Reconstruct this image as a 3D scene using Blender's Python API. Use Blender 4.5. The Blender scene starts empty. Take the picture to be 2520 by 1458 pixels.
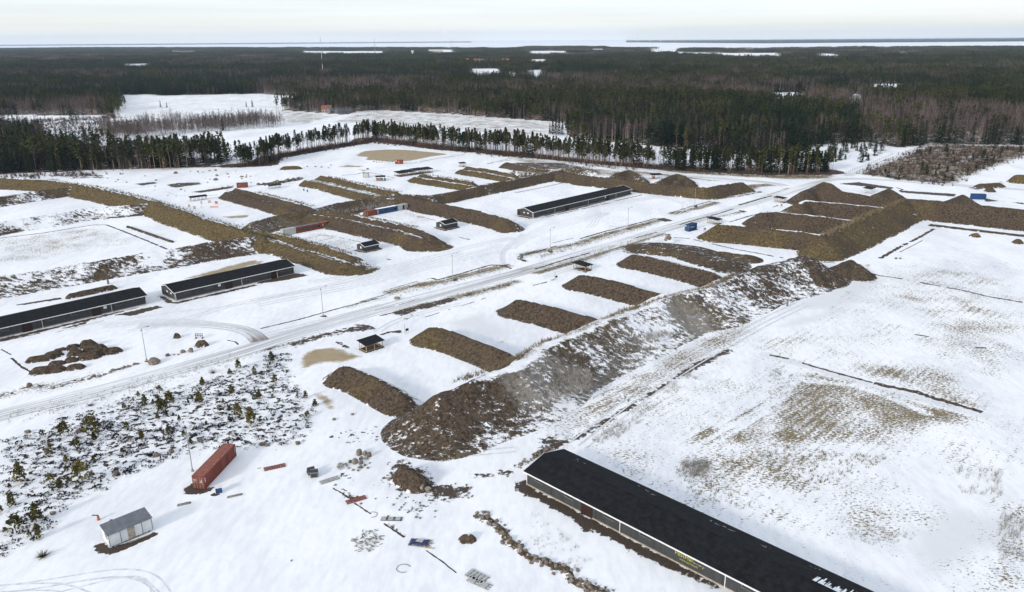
import bpy, math, random
import numpy as np
from mathutils import Matrix, Vector
random.seed(7); rng = np.random.default_rng(7)
S = bpy.context.scene; COL = S.collection
# ------------------------------------------------------------------ camera, sky, sun, exposure
F, CAMH, HZ = 1920.0, 78.0, 98.0                  # focal length / horizon line in units of a 2520-wide survey photograph
PITCH = math.atan((729 - HZ) / F); ROLL = math.radians(-0.43)
RM = (Matrix.Rotation(math.pi/2 - PITCH, 4, 'X') @ Matrix.Rotation(ROLL, 4, 'Z'))
cam_d = bpy.data.cameras.new('camera'); cam = bpy.data.objects.new('camera', cam_d); COL.objects.link(cam)
cam.matrix_world = Matrix.Translation((0, 0, CAMH)) @ RM
cam_d.sensor_fit = 'HORIZONTAL'; cam_d.sensor_width = 36; cam_d.lens = 36*F/2520
cam_d.clip_start = 1; cam_d.clip_end = 120000
S.camera = cam
SUN_AZ = math.radians(222); SUN_EL = math.radians(19)   # compass: from behind left
sd = Vector((math.sin(SUN_AZ)*math.cos(SUN_EL), math.cos(SUN_AZ)*math.cos(SUN_EL), math.sin(SUN_EL)))
sl = bpy.data.lights.new('sun', 'SUN'); sl.energy = 2.4; sl.angle = math.radians(7); sl.color = (1.0, .93, .84)
so = bpy.data.objects.new('sun', sl); COL.objects.link(so); so.rotation_euler = (-sd).to_track_quat('-Z', 'Y').to_euler()
W = bpy.data.worlds.new('World'); S.world = W; W.use_nodes = True
wn = W.node_tree; wn.nodes.clear()
def NN(nt, t, **k):
    n = nt.nodes.new(t)
    for a, b in k.items(): setattr(n, a, b)
    return n
sky = NN(wn, 'ShaderNodeTexSky', sky_type='NISHITA', sun_disc=False)
sky.sun_elevation = SUN_EL; sky.sun_rotation = SUN_AZ; sky.air_density = 1.0; sky.dust_density = 2.0
b1 = NN(wn, 'ShaderNodeBackground'); b1.inputs['Strength'].default_value = 0.05
wn.links.new(sky.outputs[0], b1.inputs['Color'])
tc = NN(wn, 'ShaderNodeTexCoord'); sx = NN(wn, 'ShaderNodeSeparateXYZ'); wn.links.new(tc.outputs['Generated'], sx.inputs[0])
cr = NN(wn, 'ShaderNodeValToRGB'); e = cr.color_ramp.elements      # thin high overcast veil
e[0].position = 0.0; e[0].color = (1.28, 1.15, .88, 1); e[1].position = 1.0; e[1].color = (.66, .70, .76, 1)
x = e.new(.012); x.color = (1.05, 1.0, .86, 1); x = e.new(.035); x.color = (.88, .94, .95, 1); x = e.new(.2); x.color = (.72, .76, .80, 1)
wn.links.new(sx.outputs['Z'], cr.inputs[0])
b2 = NN(wn, 'ShaderNodeBackground'); b2.inputs['Strength'].default_value = 0.87
mp = NN(wn, 'ShaderNodeMapping'); mp.inputs['Scale'].default_value = (2, 2, 60); wn.links.new(tc.outputs['Generated'], mp.inputs[0]); cn = NN(wn, 'ShaderNodeTexNoise'); cn.inputs['Scale'].default_value = 1.5; cn.inputs['Detail'].default_value = 5; wn.links.new(mp.outputs[0], cn.inputs['Vector'])
mr = NN(wn, 'ShaderNodeMapRange'); mr.inputs[1].default_value = .3; mr.inputs[2].default_value = .7; mr.inputs[3].default_value = .93; mr.inputs[4].default_value = 1.05; wn.links.new(cn.outputs['Fac'], mr.inputs[0])
vm = NN(wn, 'ShaderNodeVectorMath', operation='SCALE'); wn.links.new(cr.outputs[0], vm.inputs[0]); wn.links.new(mr.outputs[0], vm.inputs['Scale']); wn.links.new(vm.outputs[0], b2.inputs['Color'])
ad = NN(wn, 'ShaderNodeAddShader'); wo = NN(wn, 'ShaderNodeOutputWorld')
wn.links.new(b1.outputs[0], ad.inputs[0]); wn.links.new(b2.outputs[0], ad.inputs[1]); wn.links.new(ad.outputs[0], wo.inputs['Surface'])
S.view_settings.view_transform = 'Standard'; S.view_settings.look = 'None'; S.view_settings.exposure = 0.17; S.view_settings.gamma = 1
S.render.engine = 'CYCLES'
S.cycles.use_denoising = True; S.cycles.max_bounces = 5; S.cycles.diffuse_bounces = 2; S.cycles.glossy_bounces = 2
S.cycles.volume_bounces = 1; S.cycles.transparent_max_bounces = 4
# ------------------------------------------------------------------ survey helpers
R3 = np.array(RM.to_3x3())
def P(x, y, z=0.0):
    """a point of the survey photograph put onto the level z"""
    d = R3 @ np.array([(x-1260)/F, -(y-729)/F, -1.0]); t = (z-CAMH)/d[2]
    return np.array([t*d[0], t*d[1], z])
OX = (0, 633.33, 1266.67, 1886.67); OY = (66.67, 400, 733.33, 1091.33)
def T(c, r, *pts): return [(OX[c]+a/3.976, OY[r]+b/3.976) for a, b in pts]
def T1(c, r, a, b): return T(c, r, (a, b))[0]
def G(pts, z=0.0): return np.array([P(a, b, z)[:2] for a, b in pts])
E1 = np.array([1, 1])/2**.5; E2 = np.array([-1, 1])/2**.5
def hsh(i, j, s):
    v = np.sin(i*127.1 + j*311.7 + s*74.7)*43758.5453
    return v - np.floor(v)
def vnoise(x, y, sc, s=0):
    x = np.asarray(x)/sc; y = np.asarray(y)/sc; i = np.floor(x); j = np.floor(y); u = x-i; v = y-j
    u = u*u*(3-2*u); v = v*v*(3-2*v)
    return (hsh(i, j, s)*(1-u)+hsh(i+1, j, s)*u)*(1-v) + (hsh(i, j+1, s)*(1-u)+hsh(i+1, j+1, s)*u)*v
def fbm(x, y, sc, s=0, o=3):
    return sum(vnoise(x, y, sc/2**k, s+k*13)*.5**k for k in range(o))/sum(.5**k for k in range(o))
def inpoly(x, y, poly):
    c = np.zeros(x.shape, bool); n = len(poly)
    for k in range(n):
        x1, y1 = poly[k]; x2, y2 = poly[(k+1) % n]
        if y1 == y2: continue
        c ^= ((y1 > y) != (y2 > y)) & (x < (x2-x1)*(y-y1)/(y2-y1)+x1)
    return c
def segdist(x, y, path):
    """distance, signed side and parameter to a polyline"""
    best = np.full(x.shape, 1e9); side = np.zeros(x.shape); par = np.zeros(x.shape); acc = 0
    for k in range(len(path)-1):
        a = path[k]; b = path[k+1]; d = b-a; L = np.hypot(*d); d = d/L
        t = np.clip((x-a[0])*d[0]+(y-a[1])*d[1], 0, L)
        dx = x-a[0]-t*d[0]; dy = y-a[1]-t*d[1]; D = np.hypot(dx, dy)
        cr = (x-a[0])*d[1]-(y-a[1])*d[0]
        m = D < best
        best = np.where(m, D, best); side = np.where(m, np.clip(cr/np.maximum(D, 1e-6), -1, 1), side); par = np.where(m, acc+t, par); acc += L
    return best, side, par, acc
def tag(o, label=None, cat=None, group=None, kind=None):
    if label: o['label'] = label
    if cat: o['category'] = cat
    if group: o['group'] = group
    if kind: o['kind'] = kind
    return o
def empty(name, loc, rz=0, label=None, cat=None, group=None):
    o = bpy.data.objects.new(name, None); COL.objects.link(o); o.empty_display_size = .2
    o.location = loc; o.rotation_euler = (0, 0, rz)
    return tag(o, label, cat, group)
class MB:
    def __init__(s): s.v = []; s.f = []
    def add(s, v, f):
        n = len(s.v); s.v += [tuple(map(float, p)) for p in v]; s.f += [tuple(i+n for i in q) for q in f]; return s
    def box(s, x0, x1, y0, y1, z0, z1):
        return s.add([(x0,y0,z0),(x1,y0,z0),(x1,y1,z0),(x0,y1,z0),(x0,y0,z1),(x1,y0,z1),(x1,y1,z1),(x0,y1,z1)],
                     [(3,2,1,0),(4,5,6,7),(0,1,5,4),(1,2,6,5),(2,3,7,6),(3,0,4,7)])
    def beam(s, a, b, w=.1, h=None):
        a = Vector(a); b = Vector(b); d = (b-a).normalized(); up = Vector((0,0,1)) if abs(d.z) < .95 else Vector((0,1,0))
        u = d.cross(up).normalized()*w/2; v = u.cross(d).normalized()*(h or w)/2
        return s.add([a+u+v, a-u+v, a-u-v, a+u-v, b+u+v, b-u+v, b-u-v, b+u-v], [(0,1,2,3),(7,6,5,4),(0,4,5,1),(1,5,6,2),(2,6,7,3),(3,7,4,0)])
    def cone(s, a, b, r0, r1, n=8):
        a = Vector(a); b = Vector(b); d = (b-a).normalized(); up = Vector((0,0,1)) if abs(d.z) < .95 else Vector((0,1,0))
        u = d.cross(up).normalized(); w = u.cross(d)
        vs = []
        for k in range(n):
            c, q = math.cos(2*math.pi*k/n), math.sin(2*math.pi*k/n); vs.append(a+(u*c+w*q)*r0)
        for k in range(n):
            c, q = math.cos(2*math.pi*k/n), math.sin(2*math.pi*k/n); vs.append(b+(u*c+w*q)*r1)
        return s.add(vs, [(k, (k+1) % n, n+(k+1) % n, n+k) for k in range(n)] + [tuple(range(n))[::-1], tuple(range(n, 2*n))])
    def mesh(s, name, mat, smooth=False):
        me = bpy.data.meshes.new(name); me.from_pydata(s.v, [], s.f)
        for m in (mat if isinstance(mat, list) else [mat]): me.materials.append(m)
        if smooth: me.polygons.foreach_set('use_smooth', [True]*len(me.polygons))
        return me
    def build(s, name, mat, parent=None, smooth=False):
        return link(name, s.mesh(name, mat, smooth), parent)
def link(name, me, parent=None, loc=None):
    o = bpy.data.objects.new(name, me); COL.objects.link(o)
    if parent: o.parent = parent
    if loc is not None: o.location = loc
    return o
def copy_tree(o, parent=None):
    c = o.copy(); COL.objects.link(c); c.parent = parent
    for ch in o.children: copy_tree(ch, c)
    return c
def npmesh(name, v, f, mat, smooth=True):
    """fast mesh from arrays; f is (n,3) or (n,4)"""
    me = bpy.data.meshes.new(name); v = np.asarray(v, np.float32); f = np.asarray(f, np.int32)
    me.vertices.add(len(v)); me.vertices.foreach_set('co', v.ravel())
    k = f.shape[1]; me.loops.add(f.size); me.loops.foreach_set('vertex_index', f.ravel())
    me.polygons.add(len(f)); me.polygons.foreach_set('loop_start', np.arange(0, f.size, k, dtype=np.int32))
    try: me.polygons.foreach_set('loop_total', np.full(len(f), k, np.int32))
    except Exception: pass
    me.update(calc_edges=True); me.validate()
    if smooth: me.polygons.foreach_set('use_smooth', np.ones(len(f), bool))
    if mat: me.materials.append(mat)
    return me
def setcol(me, name, arr):
    a = me.attributes.new(name, 'FLOAT_COLOR', 'POINT'); c = np.zeros((len(me.vertices), 4), np.float32); c[:, :arr.shape[1]] = arr
    a.data.foreach_set('color', c.ravel())
# ------------------------------------------------------------------ materials
def mat(name):
    m = bpy.data.materials.new(name); m.use_nodes = True; nt = m.node_tree; nt.nodes.clear()
    b = NN(nt, 'ShaderNodeBsdfPrincipled'); o = NN(nt, 'ShaderNodeOutputMaterial'); nt.links.new(b.outputs[0], o.inputs[0])
    b.inputs['Specular IOR Level'].default_value = .25
    return m, nt, b
def noise(nt, vec, scale, detail=4, rough=.6, dist=0):
    n = NN(nt, 'ShaderNodeTexNoise'); n.inputs['Scale'].default_value = scale; n.inputs['Detail'].default_value = detail
    n.inputs['Roughness'].default_value = rough; n.inputs['Distortion'].default_value = dist
    if vec is not None: nt.links.new(vec, n.inputs['Vector'])
    return n.outputs['Fac']
def mth(nt, op, a, b=None, c=None, clamp=False):
    n = NN(nt, 'ShaderNodeMath', operation=op); n.use_clamp = clamp
    for i, v in enumerate((a, b, c)):
        if v is None: continue
        if isinstance(v, (int, float)): n.inputs[i].default_value = v
        else: nt.links.new(v, n.inputs[i])
    return n.outputs[0]
def step(nt, v, lo, hi):
    n = NN(nt, 'ShaderNodeMapRange', interpolation_type='SMOOTHSTEP'); nt.links.new(v, n.inputs['Value'])
    for i, q in ((1, lo), (2, hi)):
        if isinstance(q, (int, float)): n.inputs[i].default_value = q
        else: nt.links.new(q, n.inputs[i])
    return n.outputs[0]
def mix(nt, f, a, b):
    n = NN(nt, 'ShaderNodeMix', data_type='RGBA')
    for i, v in ((0, f), (6, a), (7, b)):
        if isinstance(v, (int, float)): n.inputs[i].default_value = v
        elif isinstance(v, tuple): n.inputs[i].default_value = (*v, 1) if len(v) == 3 else v
        else: nt.links.new(v, n.inputs[i])
    return n.outputs[2]
def bump(nt, h, dist, b, strength=1):
    n = NN(nt, 'ShaderNodeBump'); n.inputs['Distance'].default_value = dist; n.inputs['Strength'].default_value = strength
    nt.links.new(h, n.inputs['Height']); nt.links.new(n.outputs[0], b.inputs['Normal'])
def pos(nt): return NN(nt, 'ShaderNodeNewGeometry').outputs['Position']
def mapped(nt, vec, rot=0, sc=(1, 1, 1)):
    n = NN(nt, 'ShaderNodeMapping'); nt.links.new(vec, n.inputs[0]); n.inputs['Rotation'].default_value = (0, 0, rot); n.inputs['Scale'].default_value = sc
    return n.outputs[0]
def plain(name, col, rough=.7, var=.15, sc=1.5, metal=0, spec=.25, streak=False):
    """a weathered plain paint/wood/metal: base colour with dirt variation"""
    m, nt, b = mat(name); oc = NN(nt, 'ShaderNodeTexCoord').outputs['Object']
    v = mapped(nt, oc, 0, (1, 1, .15)) if streak else oc
    n = noise(nt, v, sc, 5, .65)
    lo = tuple(c*(1-var*1.6) for c in col); hi = tuple(min(1, c*(1+var)) for c in col)
    nt.links.new(mix(nt, step(nt, n, .3, .7), lo, hi), b.inputs['Base Color'])
    b.inputs['Roughness'].default_value = rough; b.inputs['Metallic'].default_value = metal; b.inputs['Specular IOR Level'].default_value = spec
    return m
def clad(name, col, period=.2, var=.12):
    """vertical board / corrugated cladding"""
    m, nt, b = mat(name); oc = NN(nt, 'ShaderNodeTexCoord').outputs['Object']
    sp = NN(nt, 'ShaderNodeSeparateXYZ'); nt.links.new(oc, sp.inputs[0]); s = mth(nt, 'ADD', sp.outputs[0], sp.outputs[1])
    w = mth(nt, 'PINGPONG', s, period/2); w = mth(nt, 'DIVIDE', w, period/2)
    n = noise(nt, mapped(nt, oc, 0, (1, 1, .2)), 1.2, 5)
    lo = tuple(c*(1-var*1.5) for c in col); hi = tuple(min(1, c*(1+var)) for c in col)
    nt.links.new(mix(nt, step(nt, n, .3, .7), lo, hi), b.inputs['Base Color']); b.inputs['Roughness'].default_value = .75
    bump(nt, w, .05, b)
    return m
def snowcol(nt, p):
    big = noise(nt, mapped(nt, p, -.6, (1, .45, 1)), .05, 5, .65, .4); fine = noise(nt, mapped(nt, p, -.8, (1.6, .5, 1)), .5, 4)
    f = mth(nt, 'MULTIPLY_ADD', fine, .35, mth(nt, 'MULTIPLY', big, .65))
    return mix(nt, step(nt, f, .32, .62), (.68, .71, .765), (.875, .888, .912))
M = {}
def ground_material():
    m, nt, b = mat('snowy_ground'); p = pos(nt)
    a1 = NN(nt, 'ShaderNodeAttribute', attribute_name='cover'); s1 = NN(nt, 'ShaderNodeSeparateColor'); nt.links.new(a1.outputs['Color'], s1.inputs[0])
    a2 = NN(nt, 'ShaderNodeAttribute', attribute_name='cover2'); s2 = NN(nt, 'ShaderNodeSeparateColor'); nt.links.new(a2.outputs['Color'], s2.inputs[0])
    tuss, soil, heath = s1.outputs[0], s1.outputs[1], s1.outputs[2]; ice, sand, wood = s2.outputs[0], s2.outputs[1], s2.outputs[2]
    c = snowcol(nt, p)
    c = mix(nt, step(nt, mth(nt, 'ADD', ice, mth(nt, 'MULTIPLY_ADD', noise(nt, p, .12, 4), .5, -.25)), .35, .7), c, (.68, .70, .73))
    # tussock grass: streaky along the old cultivation lines
    pr = mapped(nt, p, -math.pi/4, (.7, 1.2, 1))
    n1 = mth(nt, 'MULTIPLY_ADD', noise(nt, pr, 2.1, 4, .7), .74, mth(nt, 'MULTIPLY', noise(nt, p, .11, 3), .28))
    rw_ = NN(nt, 'ShaderNodeSeparateXYZ'); nt.links.new(mapped(nt, p, -math.pi/4), rw_.inputs[0])
    row = mth(nt, 'SINE', mth(nt, 'MULTIPLY_ADD', noise(nt, p, .15, 2), 2.0, mth(nt, 'MULTIPLY', rw_.outputs[1], 3.1)))
    n1 = mth(nt, 'MULTIPLY_ADD', row, mth(nt, 'MULTIPLY', step(nt, noise(nt, p, .035, 2), .42, .58), .024), n1)
    th = mth(nt, 'MULTIPLY_ADD', tuss, -.24, .605)
    ft = mth(nt, 'MULTIPLY', step(nt, n1, th, mth(nt, 'ADD', th, .045)), step(nt, tuss, .01, .06))
    gcol = mix(nt, noise(nt, p, 2.3, 2), (.10, .08, .045), (.31, .25, .15))
    c = mix(nt, ft, c, gcol)
    n2 = mth(nt, 'MULTIPLY_ADD', noise(nt, p, .75, 5, .7), .6, mth(nt, 'MULTIPLY', noise(nt, p, .2, 3), .4))
    th2 = mth(nt, 'MULTIPLY_ADD', soil, -.40, .655)
    fs = mth(nt, 'MULTIPLY', step(nt, n2, th2, mth(nt, 'ADD', th2, .05)), step(nt, soil, .02, .1))
    c = mix(nt, fs, c, mix(nt, noise(nt, p, 1.7, 4), (.025, .019, .016), (.105, .078, .06)))
    th3 = mth(nt, 'MULTIPLY_ADD', heath, -.42, .74); n3 = noise(nt, p, .7, 4, .6)
    fh = mth(nt, 'MULTIPLY', step(nt, n3, th3, mth(nt, 'ADD', th3, .05)), step(nt, heath, .01, .06))
    c = mix(nt, fh, c, mix(nt, noise(nt, p, 3, 2), (.02, .014, .016), (.06, .045, .04)))
    fsd = step(nt, mth(nt, 'ADD', sand, mth(nt, 'MULTIPLY_ADD', noise(nt, p, .22, 5, .7), .9, -.45)), .4, .7)
    c = mix(nt, fsd, c, mix(nt, noise(nt, p, .3, 4), (.25, .185, .10), (.43, .36, .25)))
    thw = mth(nt, 'MULTIPLY_ADD', wood, -.6, .82); nw = noise(nt, p, .16, 5, .7)
    fw = mth(nt, 'MULTIPLY', step(nt, nw, thw, mth(nt, 'ADD', thw, .1)), step(nt, wood, .01, .1))
    c = mix(nt, fw, c, mix(nt, noise(nt, p, .5, 3), (.03, .022, .018), (.09, .062, .045)))
    nt.links.new(c, b.inputs['Base Color']); b.inputs['Roughness'].default_value = .8
    h = mth(nt, 'ADD', mth(nt, 'ADD', ft, fh), mth(nt, 'ADD', mth(nt, 'MULTIPLY', noise(nt, p, .25, 4), .8), mth(nt, 'MULTIPLY', fs, -.3)))
    bump(nt, h, .22, b, .55)
    return m
def berm_material():
    m, nt, b = mat('berm_earth'); p = pos(nt)
    a1 = NN(nt, 'ShaderNodeAttribute', attribute_name='cover'); s1 = NN(nt, 'ShaderNodeSeparateColor'); nt.links.new(a1.outputs['Color'], s1.inputs[0])
    snow, tone, scrub = s1.outputs
    n = mth(nt, 'MULTIPLY_ADD', noise(nt, mapped(nt, p, -math.pi/4, (.7, 1.2, .8)), .75, 6, .8), .88, mth(nt, 'MULTIPLY', noise(nt, p, .16, 3), .12))
    th = mth(nt, 'MULTIPLY_ADD', snow, -.36, .665)
    fs = mth(nt, 'MULTIPLY', step(nt, n, th, mth(nt, 'ADD', th, .05)), step(nt, snow, .01, .05))
    g1 = mix(nt, step(nt, noise(nt, p, 1.3, 6, .85), .36, .64), (.020, .015, .011), (.118, .090, .067))
    g2 = mix(nt, step(nt, noise(nt, p, 1.1, 6, .85), .36, .66), (.030, .022, .012), (.175, .135, .070))
    g3 = mix(nt, noise(nt, p, 1.3, 4), (.13, .12, .11), (.32, .30, .27))
    c = mix(nt, step(nt, mth(nt, 'ADD', tone, mth(nt, 'MULTIPLY_ADD', noise(nt, p, .18, 4), .7, -.35)), .2, .8), g1, g2)
    c = mix(nt, step(nt, mth(nt, 'ADD', scrub, mth(nt, 'MULTIPLY_ADD', noise(nt, p, .8, 5, .75), 1.0, -.55)), .3, .75), c, g3)
    c = mix(nt, fs, c, (.80, .82, .86))
    nt.links.new(c, b.inputs['Base Color']); b.inputs['Roughness'].default_value = .95; b.inputs['Specular IOR Level'].default_value = .1
    bump(nt, mth(nt, 'ADD', mth(nt, 'MULTIPLY', noise(nt, p, 1.5, 5, .75), 1.0), mth(nt, 'MULTIPLY', fs, .15)), .3, b, .6)
    return m
def leafmat(name, a, b_, sc=.35, bright=.35):
    m, nt, b = mat(name); p = pos(nt); r = NN(nt, 'ShaderNodeObjectInfo').outputs['Random']
    f = mth(nt, 'MULTIPLY_ADD', r, .45, mth(nt, 'MULTIPLY', noise(nt, p, sc, 3), .6))
    big = noise(nt, p, .004, 3)
    f = mth(nt, 'ADD', f, mth(nt, 'MULTIPLY_ADD', big, .9, -.45))
    nt.links.new(mix(nt, step(nt, f, .2, .85), a, b_), b.inputs['Base Color']); b.inputs['Roughness'].default_value = .9; b.inputs['Specular IOR Level'].default_value = .05
    return m
def rockmat():
    m, nt, b = mat('granite'); oc = NN(nt, 'ShaderNodeTexCoord').outputs['Object']; r = NN(nt, 'ShaderNodeObjectInfo').outputs['Random']
    base = mix(nt, r, (.17, .13, .105), (.33, .30, .26)); n = noise(nt, oc, 2.2, 6, .75)
    c = mix(nt, step(nt, n, .35, .7), base, (.10, .075, .065)); geo = NN(nt, 'ShaderNodeNewGeometry')
    sp = NN(nt, 'ShaderNodeSeparateXYZ'); nt.links.new(geo.outputs['Normal'], sp.inputs[0])
    sn = step(nt, mth(nt, 'ADD', sp.outputs[2], mth(nt, 'MULTIPLY_ADD', noise(nt, oc, 1.3, 3), .9, -.45)), .98, 1.12)
    nt.links.new(mix(nt, sn, c, (.8, .82, .86)), b.inputs['Base Color']); b.inputs['Roughness'].default_value = .9
    bump(nt, n, .15, b)
    return m
M['ground'] = ground_material(); M['berm'] = berm_material(); M['rock'] = rockmat()
M['snow'] = mat('packed_snow')[0]
def _sn():
    m, nt, b = mat('packed_snow'); p = pos(nt); nt.links.new(snowcol(nt, p), b.inputs['Base Color']); b.inputs['Roughness'].default_value = .75; return m
M['snow'] = _sn()
M['pine'] = leafmat('pine_needles', (.022, .032, .013), (.062, .068, .026)); M['spruce'] = leafmat('spruce_needles', (.009, .018, .010), (.026, .040, .019))
M['twig'] = leafmat('bare_twigs', (.055, .039, .040), (.115, .086, .080)); M['bark'] = leafmat('birch_bark', (.13, .11, .10), (.36, .32, .29)); M['pbark'] = leafmat('pine_bark', (.10, .07, .055), (.27, .19, .14))
M['brush'] = leafmat('purple_brush', (.055, .036, .034), (.12, .085, .075), .5)
M['heath'] = leafmat('heather', (.010, .008, .009), (.040, .032, .024), .8); M['straw'] = leafmat('dry_grass', (.13, .105, .065), (.33, .265, .165), .6)
M['greytuft'] = leafmat('grey_tufts', (.16, .15, .14), (.36, .34, .31), .6); M['ypine'] = leafmat('young_pine', (.034, .036, .013), (.125, .108, .034), .9)
M['wall'] = clad('charcoal_boards', (.052, .056, .062)); M['roof'] = plain('bitumen_roof', (.0075, .009, .012), .9, .42, .9, spec=.22, streak=False)
M['white'] = plain('white_trim', (.70, .70, .70), .6, .1); M['concrete'] = plain('concrete', (.34, .31, .26), .9, .15); M['door'] = plain('dark_brown_door', (.028, .014, .012), .6, .2)
M['glass'] = plain('dark_glass', (.03, .033, .038), .25, .1, spec=.5); M['frame'] = plain('grey_frame', (.15, .155, .16), .6)
M['steel'] = plain('galvanised_steel', (.30, .31, .32), .5, .1, metal=.4); M['wood'] = plain('raw_timber', (.42, .33, .22), .8, .2, 3); M['greywood'] = plain('weathered_boards', (.26, .24, .21), .85, .25, 3)
M['red'] = clad('red_steel', (.185, .050, .038), .28, .18); M['redtop'] = plain('red_roof_steel', (.25, .095, .070), .7, .2); M['rust'] = clad('orange_red_steel', (.20, .058, .034), .28, .2)
M['blue'] = clad('blue_steel', (.018, .075, .20), .28, .15); M['dkblue'] = clad('deep_blue_steel', (.012, .055, .16), .28, .15); M['bluetop'] = plain('dark_blue_roof', (.02, .03, .05), .7)
M['grey'] = clad('pale_grey_steel', (.42, .44, .42), .28, .12); M['hutwall'] = plain('white_panel', (.62, .64, .66), .5, .08, .7); M['hutroof'] = clad('slate_grey_roof', (.15, .165, .19), .35)
M['black'] = plain('black_rubber', (.012, .012, .013), .8); M['soil'] = plain('dark_soil', (.040, .030, .024), .95, .35, 1.5, spec=.05); M['gravel'] = plain('gravel', (.30, .26, .21), .95, .2, 1.2, spec=.05)
M['orange'] = plain('orange_paint', (.42, .13, .05), .6, .2); M['pink'] = plain('faded_orange_mesh', (.55, .33, .27), .8, .15); M['yellow'] = plain('yellow_paint', (.40, .40, .07), .6, .05)
M['crate'] = plain('dark_crate', (.045, .05, .058), .7, .2); M['tarp'] = plain('blue_tarpaulin', (.03, .05, .12), .6, .25); M['plank'] = plain('plank_white', (.40, .41, .40), .8, .15, 3); M['redwood'] = plain('red_pallet', (.23, .075, .055), .8, .2, 3)
M['ochre'] = plain('sheet_chipboard', (.36, .32, .27), .85, .25, 2)
def soilstrip():
    m, nt, b = mat('dirt'); p = pos(nt); n = noise(nt, p, 1.2, 5, .7)
    c = mix(nt, step(nt, n, .35, .65), (.03, .022, .018), (.105, .078, .058)); nt.links.new(mix(nt, step(nt, noise(nt, p, .9, 4, .7), .62, .68), c, (.8, .82, .86)), b.inputs['Base Color'])
    b.inputs['Roughness'].default_value = .95; return m
M['dirt'] = soilstrip()
def roadmat():
    m, nt, b = mat('road_snow'); uv = NN(nt, 'ShaderNodeAttribute', attribute_name='track'); p = pos(nt)
    v = mapped(nt, uv.outputs['Vector'], 0, (.02, 1.5, 1)); n = noise(nt, v, 1.0, 5, .65)
    dk = NN(nt, 'ShaderNodeSeparateXYZ'); nt.links.new(uv.outputs['Vector'], dk.inputs[0])
    c = mix(nt, step(nt, n, .40, .60), snowcol(nt, p), (.45, .455, .47))
    f = step(nt, mth(nt, 'ADD', dk.outputs[2], mth(nt, 'MULTIPLY_ADD', noise(nt, mapped(nt, uv.outputs['Vector'], 0, (.12, 1.2, 1)), 1, 5, .7), .8, -.4)), .35, .8)
    c = mix(nt, f, c, (.19, .17, .15))
    nt.links.new(c, b.inputs['Base Color']); b.inputs['Roughness'].default_value = .7; return m
M['road'] = roadmat()
def trackmat():
    m, nt, b = mat('tyre_track'); p = pos(nt)
    nt.links.new(mix(nt, step(nt, noise(nt, p, .9, 4), .35, .65), (.54, .555, .59), (.73, .75, .80)), b.inputs['Base Color']); b.inputs['Roughness'].default_value = .7; return m
M['track'] = trackmat()
# ------------------------------------------------------------------ fields, forests: outlines on the ground
def canopy(pts): return G(pts, 15.0)
FOREST_FRONT = [(-2600,330),(-300,300),(0,285),(265,284),(280,303),(679,271),(744,275),(855,283),(870,276.7),(922.6,271.7),(1111,281.7),(1266.7,294.3),(1387,302),(1392,318),(1397.5,333),(1417.6,344.6),
    (1543,353.4),(1644,363.5),(1795,378.5),(1900,391),(1937,388.7),(2007,356),(2138,351),(2213.6,364.7),(2264,359.7),(2302,351),(2327,356),(2520,358.5),(2900,365),(5200,380)]
MAIN = np.vstack([G(FOREST_FRONT), [[26000, 26000], [-26000, 26000]]])
F1 = G([(294,235),(365,232.7),(402,235.7),(633,231.5),(754,240),(809.6,240.7),(842,239),(842,243),(809,245),(690,272),(679,271),(280,303)])
F3 = G([(787,225.5),(935,219.5),(937,233),(880,240),(840,238)])
def clearing(x1, x2, yt, yb):
    """open ground whose far edge shows at yt and whose near edge hides behind 15 m trees at yb"""
    a = G([(x1, yt), (x2, yt)]); b = G([(x2, yb), (x1, yb)], 15.0); return np.vstack([a, b])
CLEAR = [clearing(735, 955, 126.5, 131), clearing(412, 492, 127, 129), clearing(295, 370, 157, 159.5), clearing(1058, 1125, 123, 128.5), clearing(1293, 1408, 126, 130.5), clearing(1596, 1680, 122.5, 127.5),
    clearing(1655, 1760, 129.5, 132.5), clearing(1770, 1932, 131, 137), clearing(2005, 2070, 132, 136), clearing(1250, 1270, 177, 187), clearing(1296, 1342, 173, 180.5), clearing(1150, 1240, 170, 174),
    clearing(1885, 1990, 228, 231), clearing(2140, 2225, 207.5, 213), clearing(2095, 2125, 232, 236), clearing(2208, 2242, 129, 131.5)]
SHORE = [(-900,124),(0,117),(620,117.3),(1090,117.3),(1105,118),(1260,118.5),(1300,114.5),(1480,114.5),(1500,117),(1640,118.5),(1800,119.5),(1990,117.5),(2090,115.5),(2250,116.5),(2350,115),(2520,114.6),(3400,108)]
LAKE = np.vstack([G(SHORE, 12.0), [[60000, 60000], [-60000, 60000]]])
def in_forest(x, y):
    m = inpoly(x, y, MAIN) & ~inpoly(x, y, F1) & ~inpoly(x, y, F3) & ~inpoly(x, y, LAKE)
    for c in CLEAR: m &= ~inpoly(x, y, c)
    return m
BELT = G([(255,318),(300,322),(400,317),(520,308),(640,300),(691,303),(691,314),(640,318),(540,325),(400,335),(345,341),(250,350)])
LEFTROW = G([(-260,445),(0,430),(150,424),(280,419),(545,413),(545,388),(270,384),(0,376),(-260,392)])
LEFTBACK = G([(-260,378),(0,362),(105,352),(120,340),(60,322),(0,322),(-260,340)])
ROWLINE = G([(566,411),(640,408),(652,392),(700,384),(800,366),(880,354),(893,344),(980,352),(1080,367),(1270,382),(1400,398),(1500,407),(1700,420),(1890,429),(2045,427)])
THICKET = G([(633,408),(648,390),(700,378),(880,350),(1000,352),(1270,383),(1270,388),(1000,359),(890,350),(872,359),(700,384),(660,405),(652,413)])
SAPLING = G([(2108,428),(2279,361),(2330,356),(2520,362),(2700,372),(2700,375),(2520,384),(2430,415),(2327,456),(2270,450)])
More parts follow.
